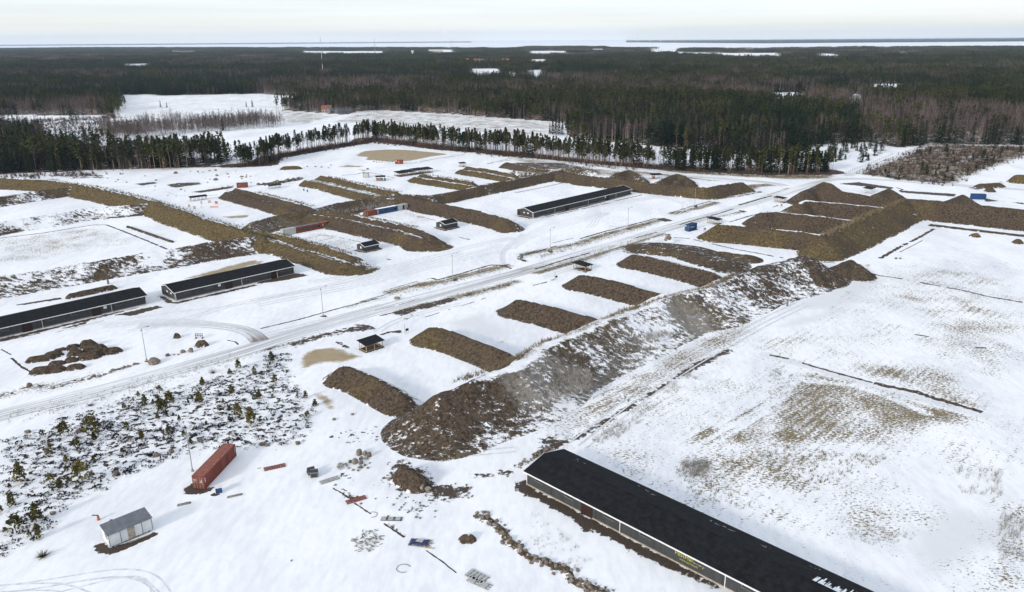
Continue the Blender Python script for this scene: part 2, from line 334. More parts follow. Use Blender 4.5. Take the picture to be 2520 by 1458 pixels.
SNOWSPRUCE = G([(1937,388.7),(2007,356),(2138,351),(2213,365),(2128,402),(1990,396)])
FORELAND = G([(1180,378),(1270,385),(1500,411),(1890,432),(2050,428),(2050,441),(1950,442),(1760,432),(1500,413),(1310,393)])
# ------------------------------------------------------------------ the ground: one sheet to the horizon
def steps(a, segs):
    out = [a]
    for end, st in segs:
        n = max(1, round((end-out[-1])/st)); out += list(np.linspace(out[-1], end, n+1)[1:])
    return np.array(out)
gx = steps(-60000, [(-8000, 8000), (-2000, 500), (-600, 35), (-330, 6), (-160, 1.25), (130, .85), (330, 1.25), (600, 6), (2000, 35), (8000, 500), (60000, 8000)])
gy = steps(-200, [(60, 30), (82, 2), (230, .75), (360, 1.1), (560, 1.6), (800, 4), (1600, 12), (3000, 60), (8000, 300), (70000, 6000)])
X, Y = np.meshgrid(gx, gy); shp = X.shape; xf = X.ravel(); yf = Y.ravel()
cov = np.zeros((len(xf), 3)); cov2 = np.zeros((len(xf), 3))
def box_of(p, pad):
    return (xf > p[:, 0].min()-pad) & (xf < p[:, 0].max()+pad) & (yf > p[:, 1].min()-pad) & (yf < p[:, 1].max()+pad)
def paint(arr, ch, pts, val, soft=2.0, world=False, mode='max'):
    p = pts if world else G(pts); m = np.where(box_of(p, soft*2))[0]; x, y = xf[m], yf[m]
    d, *_ = segdist(x, y, np.vstack([p, p[:1]])); ins = inpoly(x, y, p)
    v = np.clip(.5+np.where(ins, d, -d)/soft/2, 0, 1)*val
    arr[m, ch] = np.maximum(arr[m, ch], v) if mode == 'max' else arr[m, ch]*(1-v)
def pline(arr, ch, pts, val, width, soft=1.0, world=False):
    p = pts if world else G(pts); m = np.where(box_of(p, width+soft*2))[0]
    d, *_ = segdist(xf[m], yf[m], p); arr[m, ch] = np.maximum(arr[m, ch], np.clip(.5+(width/2-d)/soft/2, 0, 1)*val)
TU, SO, HE = 0, 1, 2; IC, SA, WO = 0, 1, 2
m = (yf > 300) & (np.abs(xf) < 9000) & (yf < 16000); mi = np.where(m)[0]
cov2[mi, WO] = np.where(in_forest(xf[mi], yf[mi]), .75, 0)
for pl, v in ((LEFTROW, .75), (LEFTBACK, .7), (BELT, .45), (SAPLING, .60), (SNOWSPRUCE, .35)): paint(cov2, WO, pl, v, 4, True)
paint(cov2, WO, G([(-200,335),(0,300),(265,288),(300,318),(250,350),(270,384),(0,372),(-200,385)]), .38, 6, True)
paint(cov, TU, SAPLING, .75, 4, True); paint(cov, SO, SAPLING, .28, 4, True); paint(cov, SO, SNOWSPRUCE, .15, 4, True); paint(cov2, WO, THICKET, .8, 3, True); pline(cov2, WO, ROWLINE+[1, 5], 1.0, 20, 3, True); paint(cov, TU, FORELAND, .8, 3, True); paint(cov, SO, FORELAND, .35, 3, True)
# fields beyond the pine row: ploughed with snow in the furrows
paint(cov, TU, F1, .16, 10, True); paint(cov, TU, F3, .2, 10, True)
paint(cov, TU, T(1,0,(170,820),(420,835),(780,870),(500,950),(250,930)), .42, 8)
paint(cov, TU, T(1,0,(960,850),(1150,818),(1900,858),(2518,908)) + T(2,0,(470,938),(310,1050),(0,1070)) + T(1,0,(1900,1000),(1200,960),(700,930)), .40, 8)
pline(cov2, WO, T(1,0,(180,818),(440,834),(880,868)), .6, 6, 4)
# right-hand meadow
paint(cov, TU, T(3,2,(20,700),(430,715),(900,830),(1500,1010),(2030,1150),(1880,1220),(1480,1260),(1350,1400),(1000,1458),(0,1458)), .56, 4)
paint(cov, TU, T(2,2,(1640,1310),(2050,960),(2518,720),(2518,1458),(1720,1458)), .50, 4)
paint(cov, TU, T(3,3,(-500,150),(-300,-60),(0,-60),(1350,0),(1400,60),(1200,190),(700,130),(560,440),(150,560),(-300,430)), .29, 6)
paint(cov, TU, T(3,2,(700,690),(1250,640),(1700,700),(1900,800),(2000,1000),(2100,1105),(1500,930),(1000,800)), .56, 5)
paint(cov, TU, T(3,2,(1600,50),(2518,0),(2518,480),(2300,760),(1900,650),(1450,520)), .34, 8)
paint(cov, TU, T(3,2,(0,380),(650,330),(1300,280),(1250,440),(600,440),(300,560),(0,560)), .32, 6)
paint(cov, TU, T(3,1,(1250,1040),(1800,1000),(2300,1150),(2518,1300),(2518,1458),(1500,1458),(1000,1400)), .26, 8)
paint(cov, TU, T(3,3,(600,350),(1000,330),(1500,640),(1100,1000),(600,800)), .26, 6)
paint(cov, TU, T(3,3,(2350,650),(2518,600),(2518,1458),(1950,1458),(2050,1250),(2300,1120)), .40, 6)
paint(cov, TU, T(3,3,(1650,60),(2518,0),(2518,260),(1800,260)), .24, 6)
paint(cov, TU, T(2,3,(560,40),(1700,30),(2518,60),(2518,700),(1800,560),(1200,200)), .30, 6)
for pl in (T(2,2,(2000,1050),(2518,760),(2518,700),(1980,1010)), T(3,2,(-320,1100),(300,640),(330,680),(-280,1140)), T(3,2,(-200,1060),(60,880),(90,905),(-170,1090)), T(2,2,(1660,1300),(2160,1000),(2180,1020),(1700,1310))): paint(cov, TU, pl, 1, .8, False, 'mul')
pline(cov, TU, T(3,2,(0,575),(220,640),(450,690),(850,800),(1250,905),(1700,1020),(2110,1140)), 0, 1)
ditch = G(T(3,2,(0,560),(300,640),(700,755),(1050,860),(1400,960),(1800,1060),(2100,1140)))
mm = np.where(box_of(ditch, 6))[0]; dd, *_ = segdist(xf[mm], yf[mm], ditch); kk = np.clip((3.0-dd)/1.2, 0, 1); cov[mm, TU] *= 1-kk; cov2[mm, IC] = np.maximum(cov2[mm, IC], kk*.6)
for pl in (T(3,3,(1480,100),(1800,180),(1600,330),(1380,240)), T(3,3,(1500,480),(1800,560),(2050,640),(2518,450),(2518,1000),(2250,1150),(1900,1300),(1300,1458),(1450,1200),(1250,800),(1700,640)), T(3,3,(2080,500),(2518,420),(2518,660),(2060,640)),
           T(3,1,(0,1458),(400,1330),(700,1120),(1100,1110),(1200,1160),(950,1400),(600,1458)), T(3,2,(0,280),(400,150),(900,0),(1100,0),(700,200),(200,330)), T(2,3,(1100,240),(1450,300),(1350,380),(1150,320)), T(1,2,(1600,250),(2240,130),(2400,250),(2518,330),(2518,450),(1700,270))): paint(cov2, IC, pl, .75, 6)
paint(cov2, IC, T(1,2,(960,660),(1150,600),(1540,850),(1450,920),(1000,660)), .6, 3); paint(cov2, IC, T(2,1,(870,930),(1000,900),(980,1060),(1160,1120),(1760,1180),(1650,1260),(900,1040)), .55, 3)
for pl, w in ((T(3,2,(-900,1420),(-330,1110),(0,940),(310,690)), 1.6), (T(3,2,(-700,1458),(-200,1170),(40,1040),(330,760)), 1.6), (T(3,2,(-560,1458),(60,1090),(230,900),(400,700)), 1.1), (T(2,2,(1700,1330),(2100,1085),(2518,800)), 1.4), (T(2,2,(1960,1270),(2200,1130),(2518,930)), 1.2), (T(2,2,(2200,1250),(2518,1050)), 1.1),
        (T(3,2,(380,820),(800,850),(1150,960),(1560,1140)), 1.2), (T(3,2,(420,790),(900,880),(1300,1010),(1640,1150)), 1.0), (T(2,2,(1640,1280),(1900,1120),(2100,960)), 1.2)):
    q = G(pl); mm = np.where(box_of(q, 6))[0]; dd, *_ = segdist(xf[mm], yf[mm], q); cov[mm, TU] *= 1-np.clip((w*.42-dd)/.6+.5, 0, 1)
# verges, ditches and foot of the long berm
paint(cov, TU, T(2,2,(250,1270),(900,905),(1560,520),(2250,215),(2400,200),(2300,360),(1900,600),(1300,950),(560,1370)), .42, 3)
paint(cov, SO, T(2,2,(520,1420),(620,1330),(930,1150),(1330,920),(1560,760),(1760,640),(2120,480),(2140,510),(1700,740),(1330,970),(960,1200),(640,1390)), .72, 1.2)
paint(cov, SO, T(2,2,(780,1060),(1250,830),(1400,880),(1000,1130)), .32, 2); paint(cov, SO, T(2,2,(200,1340),(420,1320),(520,1458),(230,1458)), .5, 2); paint(cov, SO, T(2,2,(220,1230),(700,1230),(560,1300),(260,1300)), .38, 2)
paint(cov, TU, T(2,2,(580,1400),(1000,1160),(1300,1010),(1800,760),(2060,610),(2060,680),(1500,1000),(1000,1300),(700,1458)), .30, 2)
for a, b, w, v in ((T(1,1,(1290,1275),(1500,1215),(1800,1165),(2100,1090),(2430,1010)), TU, 5, .5), (T(1,1,(900,1410),(1250,1320)), TU, 3, .35), (T(2,1,(90,900),(370,850),(640,790),(900,700),(1150,640),(1400,570)), TU, 5, .5),
        (T(2,1,(1550,500),(1780,450),(1960,395)), TU, 5, .5), (T(2,1,(230,1075),(520,990),(740,930),(900,860),(1150,790),(1420,700)), TU, 5, .58), (T(1,1,(1450,1445),(1750,1370),(2300,1235),(2518,1170)), TU, 5, .5),
        (T(1,2,(1380,150),(1600,100),(1900,20)), SO, 5, .42), (T(1,2,(1440,210),(1560,170)), SO, 3, .4), (T(2,1,(1550,640),(1750,590),(2000,525),(2200,490)), TU, 4, .4), (T(2,1,(2280,420),(2518,340)), TU, 5, .5), (T(3,1,(0,340),(240,260)), TU, 5, .5),
        (T(1,2,(380,450),(560,390),(800,330),(1040,290)), SO, 5, .40), (T(1,2,(0,520),(220,470),(420,430)), TU, 4, .4), (T(0,2,(0,1160),(300,1130),(560,1080),(900,1010),(1300,870),(1800,720),(2300,590),(2518,520)), TU, 3, .34),
        (T(0,2,(0,960),(250,890),(560,860),(900,770)), TU, 5, .28), (T(2,1,(1930,350),(2150,300),(2330,230),(2500,220)), TU, 9, .5), (T(2,1,(1940,365),(2200,330),(2400,290)), SO, 3, .45)): pline(cov, b, a, min(.85, v*1.35), w, 1.5); pline(cov, SO, a, .40, w*.8, 1.5)
# bare earth round buildings and stands
for pl in (T(2,1,(0,520),(150,555),(600,460),(1160,308),(1140,300),(180,530)), T(0,1,(1530,1290),(1570,1300),(1720,1370),(2518,1190),(2518,1205),(1750,1380),(1640,1375)), T(1,1,(0,1165),(380,1085),(500,1105),(300,1150),(0,1190)),
           T(0,2,(0,405),(930,190),(1500,60),(1430,75),(900,215),(0,430)), T(0,2,(1120,170),(1540,75),(1590,95),(1300,175)), T(0,2,(590,300),(860,232),(830,260),(640,300)), T(1,1,(920,860),(1060,888),(1230,850),(1190,830),(1000,850)), T(1,1,(1710,640),(1840,672),(1990,638),(1950,620)),
           T(2,3,(0,380),(100,370),(120,405),(700,715),(1050,895),(1420,1090),(2020,1405),(2140,1458),(1960,1430),(1600,1260),(1250,1110),(1060,1000),(760,840),(680,870),(600,760),(380,640),(130,500),(0,440)),
           T(1,2,(985,500),(1065,540),(1255,490),(1240,470),(1150,440)), T(2,1,(570,1042),(690,1075),(760,1058),(700,1020)), T(2,1,(1905,600),(1985,615),(2050,590)), T(2,1,(1660,672),(1720,680),(1800,655),(1770,655)), T(3,1,(100,385),(170,400),(220,385)),
           T(1,1,(1340,130),(1400,145),(1720,98),(1700,90)), T(1,1,(1960,40),(2020,48),(2060,40)), T(0,3,(1770,470),(1880,400),(2020,440),(2100,420),(2070,480),(1950,500),(1830,495)), T(1,2,(770,430),(830,435),(910,490),(850,490)), T(1,2,(1210,360),(1290,330),(1440,310),(1400,345),(1290,345)),
           T(1,2,(930,262),(1080,265),(1160,300),(1150,320),(1070,285)), T(2,1,(1380,555),(1460,545),(1550,572),(1470,582)), T(2,1,(1430,700),(1540,705),(1500,720)), T(2,1,(2140,455),(2270,480),(2240,492)), T(2,1,(20,930),(140,970),(100,975),(30,950)),
           T(0,1,(700,1310),(1040,1215),(1120,1250),(900,1290),(710,1325)), T(0,1,(150,1395),(600,1320),(610,1340),(180,1400)), T(3,1,(900,195),(1240,245),(1230,262),(700,210)), T(3,1,(1300,275),(1850,310),(1840,335),(1310,295)), T(3,1,(2130,350),(2280,380),(2140,385)), T(3,1,(2400,390),(2518,395),(2518,415))): paint(cov, SO, pl, .95, .9)
paint(cov, SO, T(0,3,(918,1010),(1010,960),(1080,1030),(1480,890),(1585,805),(1590,812),(1540,850),(1545,895),(1200,1050),(1090,1090),(960,1070)), 1.0, .35)
paint(cov, SO, T(0,3,(2050,500),(2100,490),(2165,488),(2130,520),(2080,522)), 1.0, .3)
for bx, by in ((361,889),(796,779),(1114.5,689),(1354,619),(1545,563),(1710,508)): paint(cov, SO, [(bx-6,by),(bx+1,by+4),(bx+11,by+2.5),(bx+3,by-2)], .95, 1.0)
for pl in (T(1,2,(420,560),(560,500),(740,490),(860,520),(1010,580),(880,625),(620,640),(470,690),(440,740),(425,640)), T(1,0,(950,1260),(1040,1215),(1280,1198),(1500,1205),(1700,1225),(1880,1245),(1700,1270),(1500,1310),(1300,1320),(1050,1300),(1080,1275)),
           T(1,0,(780,1370),(880,1352),(1050,1362),(1000,1372),(850,1372)), T(1,0,(220,1400),(300,1370),(440,1380),(330,1402)), T(1,0,(990,1390),(1080,1400),(1030,1420)), T(0,1,(1820,1130),(2280,1000),(2518,950),(2518,1000),(2100,1100),(1800,1140)), T(1,1,(0,965),(60,960),(30,1000),(0,1000)),
           T(1,2,(460,880),(500,875),(640,950),(700,960),(760,1080),(690,1105),(650,1040),(560,960)), T(0,1,(2180,530),(2430,515),(2420,545),(2240,550)), T(2,1,(2060,1030),(2280,1018),(2180,1050)), T(1,2,(1075,680),(1110,675),(1105,700),(1080,700)), T(1,2,(2370,440),(2420,405),(2430,460)), T(3,1,(890,1080),(1000,1000),(1010,1020),(950,1085))): paint(cov2, SA, pl, .95, 3.0)
# heath on the left, stony foreground, rock field
HEATH = T(0,2,(0,1400),(300,1300),(560,1190),(900,1110),(1250,960),(1500,900),(1950,830),(2200,720),(2518,650)) + T(1,2,(60,560),(330,560),(330,760),(380,860),(480,980),(600,1040),(560,1200),(520,1320),(420,1458),(200,1458)) + \
        T(0,3,(2360,60),(2000,60),(1750,150),(1330,300),(1060,440),(900,520),(640,620),(560,820),(300,960),(100,1100),(0,1110))
HEATHW = G(HEATH)
paint(cov, HE, HEATHW, .5, 4, True)
paint(cov, HE, T(1,2,(640,1330),(830,1250),(1200,1250),(1320,1400),(1000,1458),(640,1400)), .44, 2); paint(cov, SO, T(1,3,(1270,180),(1500,150),(1560,170),(1800,380),(2100,400),(2120,470),(1950,540),(1700,560),(1450,500),(1250,420),(1090,380),(1280,330)), .56, 2)
paint(cov, SO, T(1,3,(760,270),(960,350),(940,370),(800,320)), .8, .5); paint(cov, SO, T(1,3,(1400,500),(1750,600),(1650,720),(1450,700)), .46, 1.5); paint(cov, SO, T(1,3,(760,400),(1000,500),(1100,640),(960,620),(820,520)), .55, 1.2); paint(cov, SO, T(1,3,(1250,760),(1450,880),(1500,940),(1380,880)), .6, .8)
paint(cov, SO, T(1,3,(2060,310),(2518,230),(2518,330),(2300,340),(2150,360)), .5, 1.0); paint(cov, SO, T(2,3,(0,220),(200,60),(500,-60),(560,0),(250,140),(60,270)), .55, 1.2)
paint(cov, SO, T(0,1,(1050,150),(1300,200),(1700,330),(1820,330),(1500,270),(1200,170)), .45, 2); paint(cov, SO, T(0,1,(420,130),(900,95),(1080,150),(1000,160),(700,160)), .5, 3)
paint(cov, SO, T(1,1,(0,215),(420,150),(440,170),(200,215),(0,228)), .8, 1.0); paint(cov, SO, T(0,1,(1320,210),(1520,190),(1540,205),(1400,225)), .9, .8); paint(cov, SO, T(0,1,(1620,220),(1750,200),(1960,195),(1970,215),(1700,250)), .7, .8); paint(cov, SO, T(0,1,(1870,290),(2280,230),(2290,250),(1960,300)), .8, .8)
paint(cov, SO, T(2,1,(0,0),(430,0),(800,70),(800,110),(430,90),(0,110)), .55, 3); paint(cov, TU, T(2,1,(0,0),(430,0),(800,70),(800,110),(430,90),(0,110)), .55, 3); paint(cov, TU, T(2,1,(880,55),(1200,80),(1900,165),(2200,195),(1900,180),(1200,110)), .6, 2)
paint(cov, TU, T(0,1,(0,740),(500,690),(900,640),(1280,720),(1200,800),(600,900),(0,1000)), .30, 4); paint(cov, TU, T(1,1,(380,740),(640,690),(1000,790),(880,850)), .25, 2); paint(cov, TU, T(1,1,(1180,520),(1520,490),(1740,570),(1500,610)), .22, 2)
paint(cov, TU, T(2,0,(0,1260),(200,1290),(900,1400),(1500,1458),(0,1458)), .62, 4); paint(cov, TU, T(3,0,(0,1440),(260,1450),(300,1458),(0,1458)), .5, 3); paint(cov, TU, T(3,1,(1950,240),(2300,190),(2310,230),(2050,270)), .8, 2); paint(cov, SO, T(3,1,(1950,240),(2300,190),(2310,230),(2050,270)), .6, 2)
paint(cov, TU, T(0,2,(1530,990),(2518,700),(2518,640),(1500,900),(600,1150),(500,1180)), .15, 3)
MEADOW = G([(1430,1120),(1700,960),(2000,800),(2120,680),(2520,640),(2900,660),(2900,1458),(2150,1458),(1900,1340)]); mk = inpoly(xf, yf, MEADOW); cov[:, TU] = np.where(mk, np.maximum(cov[:, TU], .07+.16*(vnoise(xf, yf, 40, 5)-.4)), cov[:, TU])
cov[:, TU] *= .75+.5*vnoise(xf, yf, 14, 3)
ny, nx = shp; idx = np.arange(nx*ny).reshape(shp); fc = np.stack([idx[:-1, :-1], idx[:-1, 1:], idx[1:, 1:], idx[1:, :-1]], -1).reshape(-1, 4)
gme = npmesh('ground', np.stack([xf, yf, np.zeros_like(xf)], 1), fc, M['ground']); setcol(gme, 'cover', cov); setcol(gme, 'cover2', cov2)
tag(link('ground', gme), kind='structure')
# frozen lake, far shores
def sheet(name, poly, z, m, kind='structure'):
    b = MB(); b.add([(p[0], p[1], z) for p in poly], [tuple(range(len(poly)))]); o = b.build(name, m); tag(o, kind=kind); return o
lk = G(SHORE, 12.0); lk = lk[(np.abs(lk[:, 0]) < 50000)]
sheet('lake', np.vstack([lk, [[55000, 66000], [-55000, 66000]]]), .5, M['snow'])
def far_shore(name, front, depth, h, label):
    """a far wooded shore: a raised, uneven canopy with real depth"""
    f = np.array(front, float); d = f/np.linalg.norm(f, axis=1)[:, None]
    n = 60*(len(f)-1); t = np.linspace(0, len(f)-1, n+1); fx = np.interp(t, range(len(f)), f[:, 0]); fy = np.interp(t, range(len(f)), f[:, 1])
    r = np.hypot(fx, fy); ux = fx/r; uy = fy/r; rows = []
    for k, (q, hh) in enumerate(((0, 0), (8, .8), (60, 1), (.2*depth, 1), (.5*depth, 1.05), (depth, 1.1))):
        z = hh*h*(.8+.4*np.array([random.random() for _ in t])) if k else np.zeros(n+1)
        rows.append(np.stack([fx+ux*q, fy+uy*q, z], 1))
    V = np.vstack(rows); I = np.arange(len(V)).reshape(len(rows), n+1)
    o = link(name, npmesh(name, V, np.stack([I[:-1, :-1], I[:-1, 1:], I[1:, 1:], I[1:, :-1]], -1).reshape(-1, 4), M['spruce'], False)); tag(o, label, 'forest', kind='stuff'); return o
hz = lambda a: 98-(a-1260)*.0075
far_shore('far_forest', G([(1541, hz(1541)+9), (1700, hz(1700)+11.5)] + [(a, hz(a)+14) for a in (1887, 2200, 2520, 3300)]), 14000, 17, 'dark wooded shore beyond the frozen lake')
far_shore('far_forest', G([(a, hz(a)+6.2) for a in (-900, 0, 600, 1160)]), 9000, 17, 'thin dark line of forest on the shore at the far end of the lake')
# ------------------------------------------------------------------ trees
class Cloud:
    """many small leaf-sized faces"""
    def __init__(s): s.v = []; s.f = []; s.n = 0
    def quads(s, c, su, sv, flat=0.0, tri=False):
        c = np.asarray(c, float); n = len(c); d = rng.normal(size=(n, 3)); d[:, 2] += flat*np.sign(d[:, 2]+1e-9); d /= np.linalg.norm(d, axis=1)[:, None]
        r = rng.normal(size=(n, 3)); u = np.cross(d, r); u /= np.linalg.norm(u, axis=1)[:, None]; w = np.cross(d, u)
        su = np.broadcast_to(np.asarray(su), (n,))[:, None]; sv = np.broadcast_to(np.asarray(sv), (n,))[:, None]
        return s.raw(np.stack([c-u*su-w*sv*.3, c+u*su*.3-w*sv, c+u*su+w*sv*.3, c-u*su*.3+w*sv], 1))
    def raw(s, q):
        n = len(q); s.v.append(q.reshape(-1, 3)); s.f.append(np.arange(4*n).reshape(n, 4)+s.n); s.n += 4*n; return s
    def sticks(s, a, b, w):
        a = np.asarray(a, float); b = np.asarray(b, float); d = b-a; r = rng.normal(size=a.shape); u = np.cross(d, r); u /= np.linalg.norm(u, axis=1)[:, None]
        w = np.broadcast_to(np.asarray(w), (len(a),))[:, None]; return s.raw(np.stack([a-u*w, a+u*w, b+u*w*.25, b-u*w*.25], 1))
    def mesh(s, name, m): return npmesh(name, np.vstack(s.v), np.vstack(s.f), m, False)
def pine_crown(cl, x, y, H, n, sz, base=.5, R=1.9):
    z = H*(base+(1-base)*rng.random(n)**.8); t = (z/H-base)/(1-base); r = R*np.sqrt(np.clip(1-(t*1.05-.25)**2, .05, 1))*(1-.72*t)
    lobes = np.floor(z*1.3); ang = hsh(lobes, x*0+lobes*1.7, x+y)*6.28+rng.normal(0, .9, n)+rng.integers(0, 3, n)*2.1; q = r*np.sqrt(rng.random(n))
    cl.quads(np.stack([x+np.cos(ang)*q, y+np.sin(ang)*q, z], 1), sz, sz*.55, .6)
def spruce_crown(cl, x, y, H, n, sz, R=2.0, base=.08):
    t = rng.random(n)**1.25; t = np.floor(t*11)/11+rng.random(n)*.075; z = H*(base+(1-base)*t); r = R*(1-t)**.85*(.75+.5*rng.random(n))
    ang = rng.random(n)*6.28; q = r*np.sqrt(rng.random(n)*.9+.1); ca, sa = np.cos(ang), np.sin(ang)
    c = np.stack([x+ca*q, y+sa*q, z-q*.28], 1); o = np.stack([ca, sa, -.38+0*ca], 1)*np.minimum(sz, .3+r)[:, None]; w = np.stack([-sa, ca, .15*rng.normal(size=n)], 1)*(sz*.45)
    cl.raw(np.stack([c-o*.7, c+w, c+o, c-w], 1))
    cl.quads([(x, y, H*.985)]*2, .12, .5)
def birch_crown(cl, x, y, H, n, wd, R=1.7):
    t = rng.random(n); z = H*(.32+.62*t); ang = rng.random(n)*6.28; L = (R*(1-.6*t))*(.6+.7*rng.random(n)); a = np.stack([x+0*z, y+0*z, z], 1)+rng.normal(0, .25, (n, 3))*[1, 1, .4]
    b = a+np.stack([np.cos(ang)*L, np.sin(ang)*L, L*(.7+.8*rng.random(n))], 1); cl.sticks(a, b, wd)
def trunk(mb, x, y, H, r, n=5): mb.cone((x, y, -.3), (x+random.uniform(-.25, .25), y+random.uniform(-.25, .25), H), r, r*.25, n)
PROTO = {}
def variants(kind, k):
    out = []
    for i in range(k):
        cl = Cloud(); mb = MB(); H = random.uniform(14.5, 18.5)
        if kind == 'pine': pine_crown(cl, 0, 0, H, 175, .50, random.uniform(.38, .58), random.uniform(1.3, 2.0)); trunk(mb, 0, 0, H*.93, .20); mats = (M['pine'], M['pbark'])
        elif kind == 'spruce': spruce_crown(cl, 0, 0, H, 300, .95, random.uniform(1.7, 2.6)); trunk(mb, 0, 0, H*.95, .18); mats = (M['spruce'], M['pbark'])
        elif kind == 'small_spruce': H = random.uniform(3.5, 7); spruce_crown(cl, 0, 0, H, 130, .6, H*.26, .05); trunk(mb, 0, 0, H*.9, .08); mats = (M['spruce'], M['pbark'])
        elif kind == 'young_pine':
            H = random.uniform(1.2, 2.9); n = 120; kw = random.uniform(.75, 1.4); zb = random.uniform(.06, .3); t = rng.random(n)**1.1; ang = rng.random(n)*6.28; q = (.75*kw*(1-t**1.4*.85)*(.35+.65*rng.random(n)))*H*.5
            cl.quads(np.stack([np.cos(ang)*q, np.sin(ang)*q, H*(zb+(.97-zb)*t)], 1)+rng.normal(0, .09, (n, 3)), .23, .13, 0); cl.quads([(0, 0, H)]*3, .05, .25); trunk(mb, 0, 0, H*.95, .05, 4); mats = (M['ypine'], M['pbark'])
        else: birch_crown(cl, 0, 0, H*.95, 90, .045, random.uniform(1.3, 2.1)); trunk(mb, 0, 0, H*.95, .13); mats = (M['twig'], M['bark'])
        out.append((mb.mesh('trunk', mats[1]), cl.mesh('crown', mats[0])))
    return out
def plant(kind, name, x, y, sc, label, group):
    if kind not in PROTO: PROTO[kind] = variants(kind, 7 if kind != 'small_spruce' else 5)
    tr, cw = random.choice(PROTO[kind]); o = empty(name, (x, y, 0), random.uniform(0, 6.28), label, 'tree', group); wf = 1.3 if kind == 'pine' else 1.05; o.scale = (sc*wf*random.uniform(.85, 1.15), sc*wf*random.uniform(.85, 1.15), sc)
    link('trunk', tr, o); link('crown', cw, o); return o
# clumps for the wide forest, instanced on points of one mesh per kind
FC = {}
def clumps(kind):
    c = bpy.data.collections.new(kind+'_clumps'); specs = [('a', 9, 10), ('b', 9, 10), ('c', 9, 9), ('d', 17, 20), ('e', 17, 20), ('f', 42, 70), ('g', 42, 70)]
    for nm, R, n in specs:
        cl = Cloud(); tw = MB()
        for k in range(n):
            r = R*math.sqrt(random.random()); a = random.random()*6.28; x, y = r*math.cos(a), r*math.sin(a); H = random.uniform(11, 18.5); q = {9: 42, 17: 20, 42: 9}[R]; s = {9: 1.0, 17: 1.5, 42: 2.3}[R]
            if kind == 'pine': pine_crown(cl, x, y, H, q, s, .45, 2.2); trunk(tw, x, y, H*.9, .17 if R < 40 else .3, 3)
            elif kind == 'spruce': spruce_crown(cl, x, y, H, int(q*1.4), s*1.15, 2.3, .1)
            elif kind == 'birch': birch_crown(cl, x, y, H, int(q*1.1), .06*s if R < 40 else .3, 2.2); trunk(tw, x, y, H*.9, .12 if R < 40 else .3, 3)
            else:
                H = random.uniform(1.5, 4.2); m = 16; aa = np.stack([x+rng.normal(0, .3, m), y+rng.normal(0, .3, m), 0*rng.random(m)], 1); cl.sticks(aa, aa+rng.normal(0, .7, (m, 3))*[1, 1, .2]+[0, 0, 1]*np.array(H)*(.5+.5*rng.random((m, 1))), .07)
        me = cl.mesh(kind+'_clump_'+nm, M[{'pine': 'pine', 'spruce': 'spruce', 'birch': 'twig', 'brush': 'brush'}[kind]])
        if tw.v:
            t2 = tw.mesh('t', M['bark' if kind == 'birch' else 'pbark']); v1 = np.zeros(len(me.vertices)*3); me.vertices.foreach_get('co', v1); nf = len(me.polygons); v1 = v1.reshape(-1, 3)
            vv = [tuple(p) for p in v1]+tw.v; ff = [tuple(p.vertices) for p in me.polygons]+[tuple(i+len(v1) for i in q) for q in tw.f]; m3 = bpy.data.meshes.new(me.name); m3.from_pydata(vv, [], ff)
            m3.materials.append(me.materials[0]); m3.materials.append(t2.materials[0]); m3.polygons.foreach_set('material_index', [0]*nf+[1]*len(tw.f)); me = m3
        c.objects.link(bpy.data.objects.new(nm+'_'+kind, me))
    return c
def scatter(name, kind, pts, label, cat):
    """pts rows: x, y, scale, variant"""
    pts = np.asarray(pts, float)
    if kind not in FC: FC[kind] = clumps(kind)
    me = bpy.data.meshes.new(name); me.vertices.add(len(pts)); co = np.zeros((len(pts), 3), np.float32); co[:, :2] = pts[:, :2]; me.vertices.foreach_set('co', co.ravel())
    for an, tp, ar in (('sc', 'FLOAT', pts[:, 2]), ('rot', 'FLOAT', rng.random(len(pts))*6.28), ('var', 'INT', pts[:, 3].astype(np.int32))):
        a = me.attributes.new(an, tp, 'POINT'); a.data.foreach_set('value', ar.astype(np.int32 if tp == 'INT' else np.float32))
    ng = bpy.data.node_groups.new(name, 'GeometryNodeTree'); ng.interface.new_socket('Geometry', in_out='INPUT', socket_type='NodeSocketGeometry'); ng.interface.new_socket('Geometry', in_out='OUTPUT', socket_type='NodeSocketGeometry')
    gi = NN(ng, 'NodeGroupInput'); go = NN(ng, 'NodeGroupOutput'); ip = NN(ng, 'GeometryNodeInstanceOnPoints'); ci = NN(ng, 'GeometryNodeCollectionInfo')
    ci.inputs['Collection'].default_value = FC[kind]; ci.inputs['Separate Children'].default_value = True; ci.inputs['Reset Children'].default_value = True
    def at(n, tp):
        q = NN(ng, 'GeometryNodeInputNamedAttribute', data_type=tp); q.inputs['Name'].default_value = n; return q.outputs[0]
    cx = NN(ng, 'ShaderNodeCombineXYZ'); ng.links.new(at('rot', 'FLOAT'), cx.inputs[2]); ng.links.new(gi.outputs[0], ip.inputs['Points']); ng.links.new(ci.outputs[0], ip.inputs['Instance'])
    ip.inputs['Pick Instance'].default_value = True; ng.links.new(at('var', 'INT'), ip.inputs['Instance Index']); ng.links.new(cx.outputs[0], ip.inputs['Rotation']); ng.links.new(at('sc', 'FLOAT'), ip.inputs['Scale']); ng.links.new(ip.outputs[0], go.inputs[0])
    o = link(name, me); md = o.modifiers.new('scatter', 'NODES'); md.node_group = ng; tag(o, label, cat, kind='stuff'); return o
FP = {'pine': [], 'spruce': [], 'birch': [], 'brush': []}
BIRCHZ = [G(z) for z in ([(633,232),(760,238),(1090,232),(1090,205),(640,205)], [(0,292),(265,292),(265,262),(0,268)], [(2090,352),(2330,352),(2600,362),(2600,290),(2200,262),(1950,240),(1950,262),(2120,290)], [(1500,232),(1800,250),(2000,255),(1980,238),(1700,222),(1400,212)], [(1270,196),(1470,207),(1460,198),(1270,190)])]
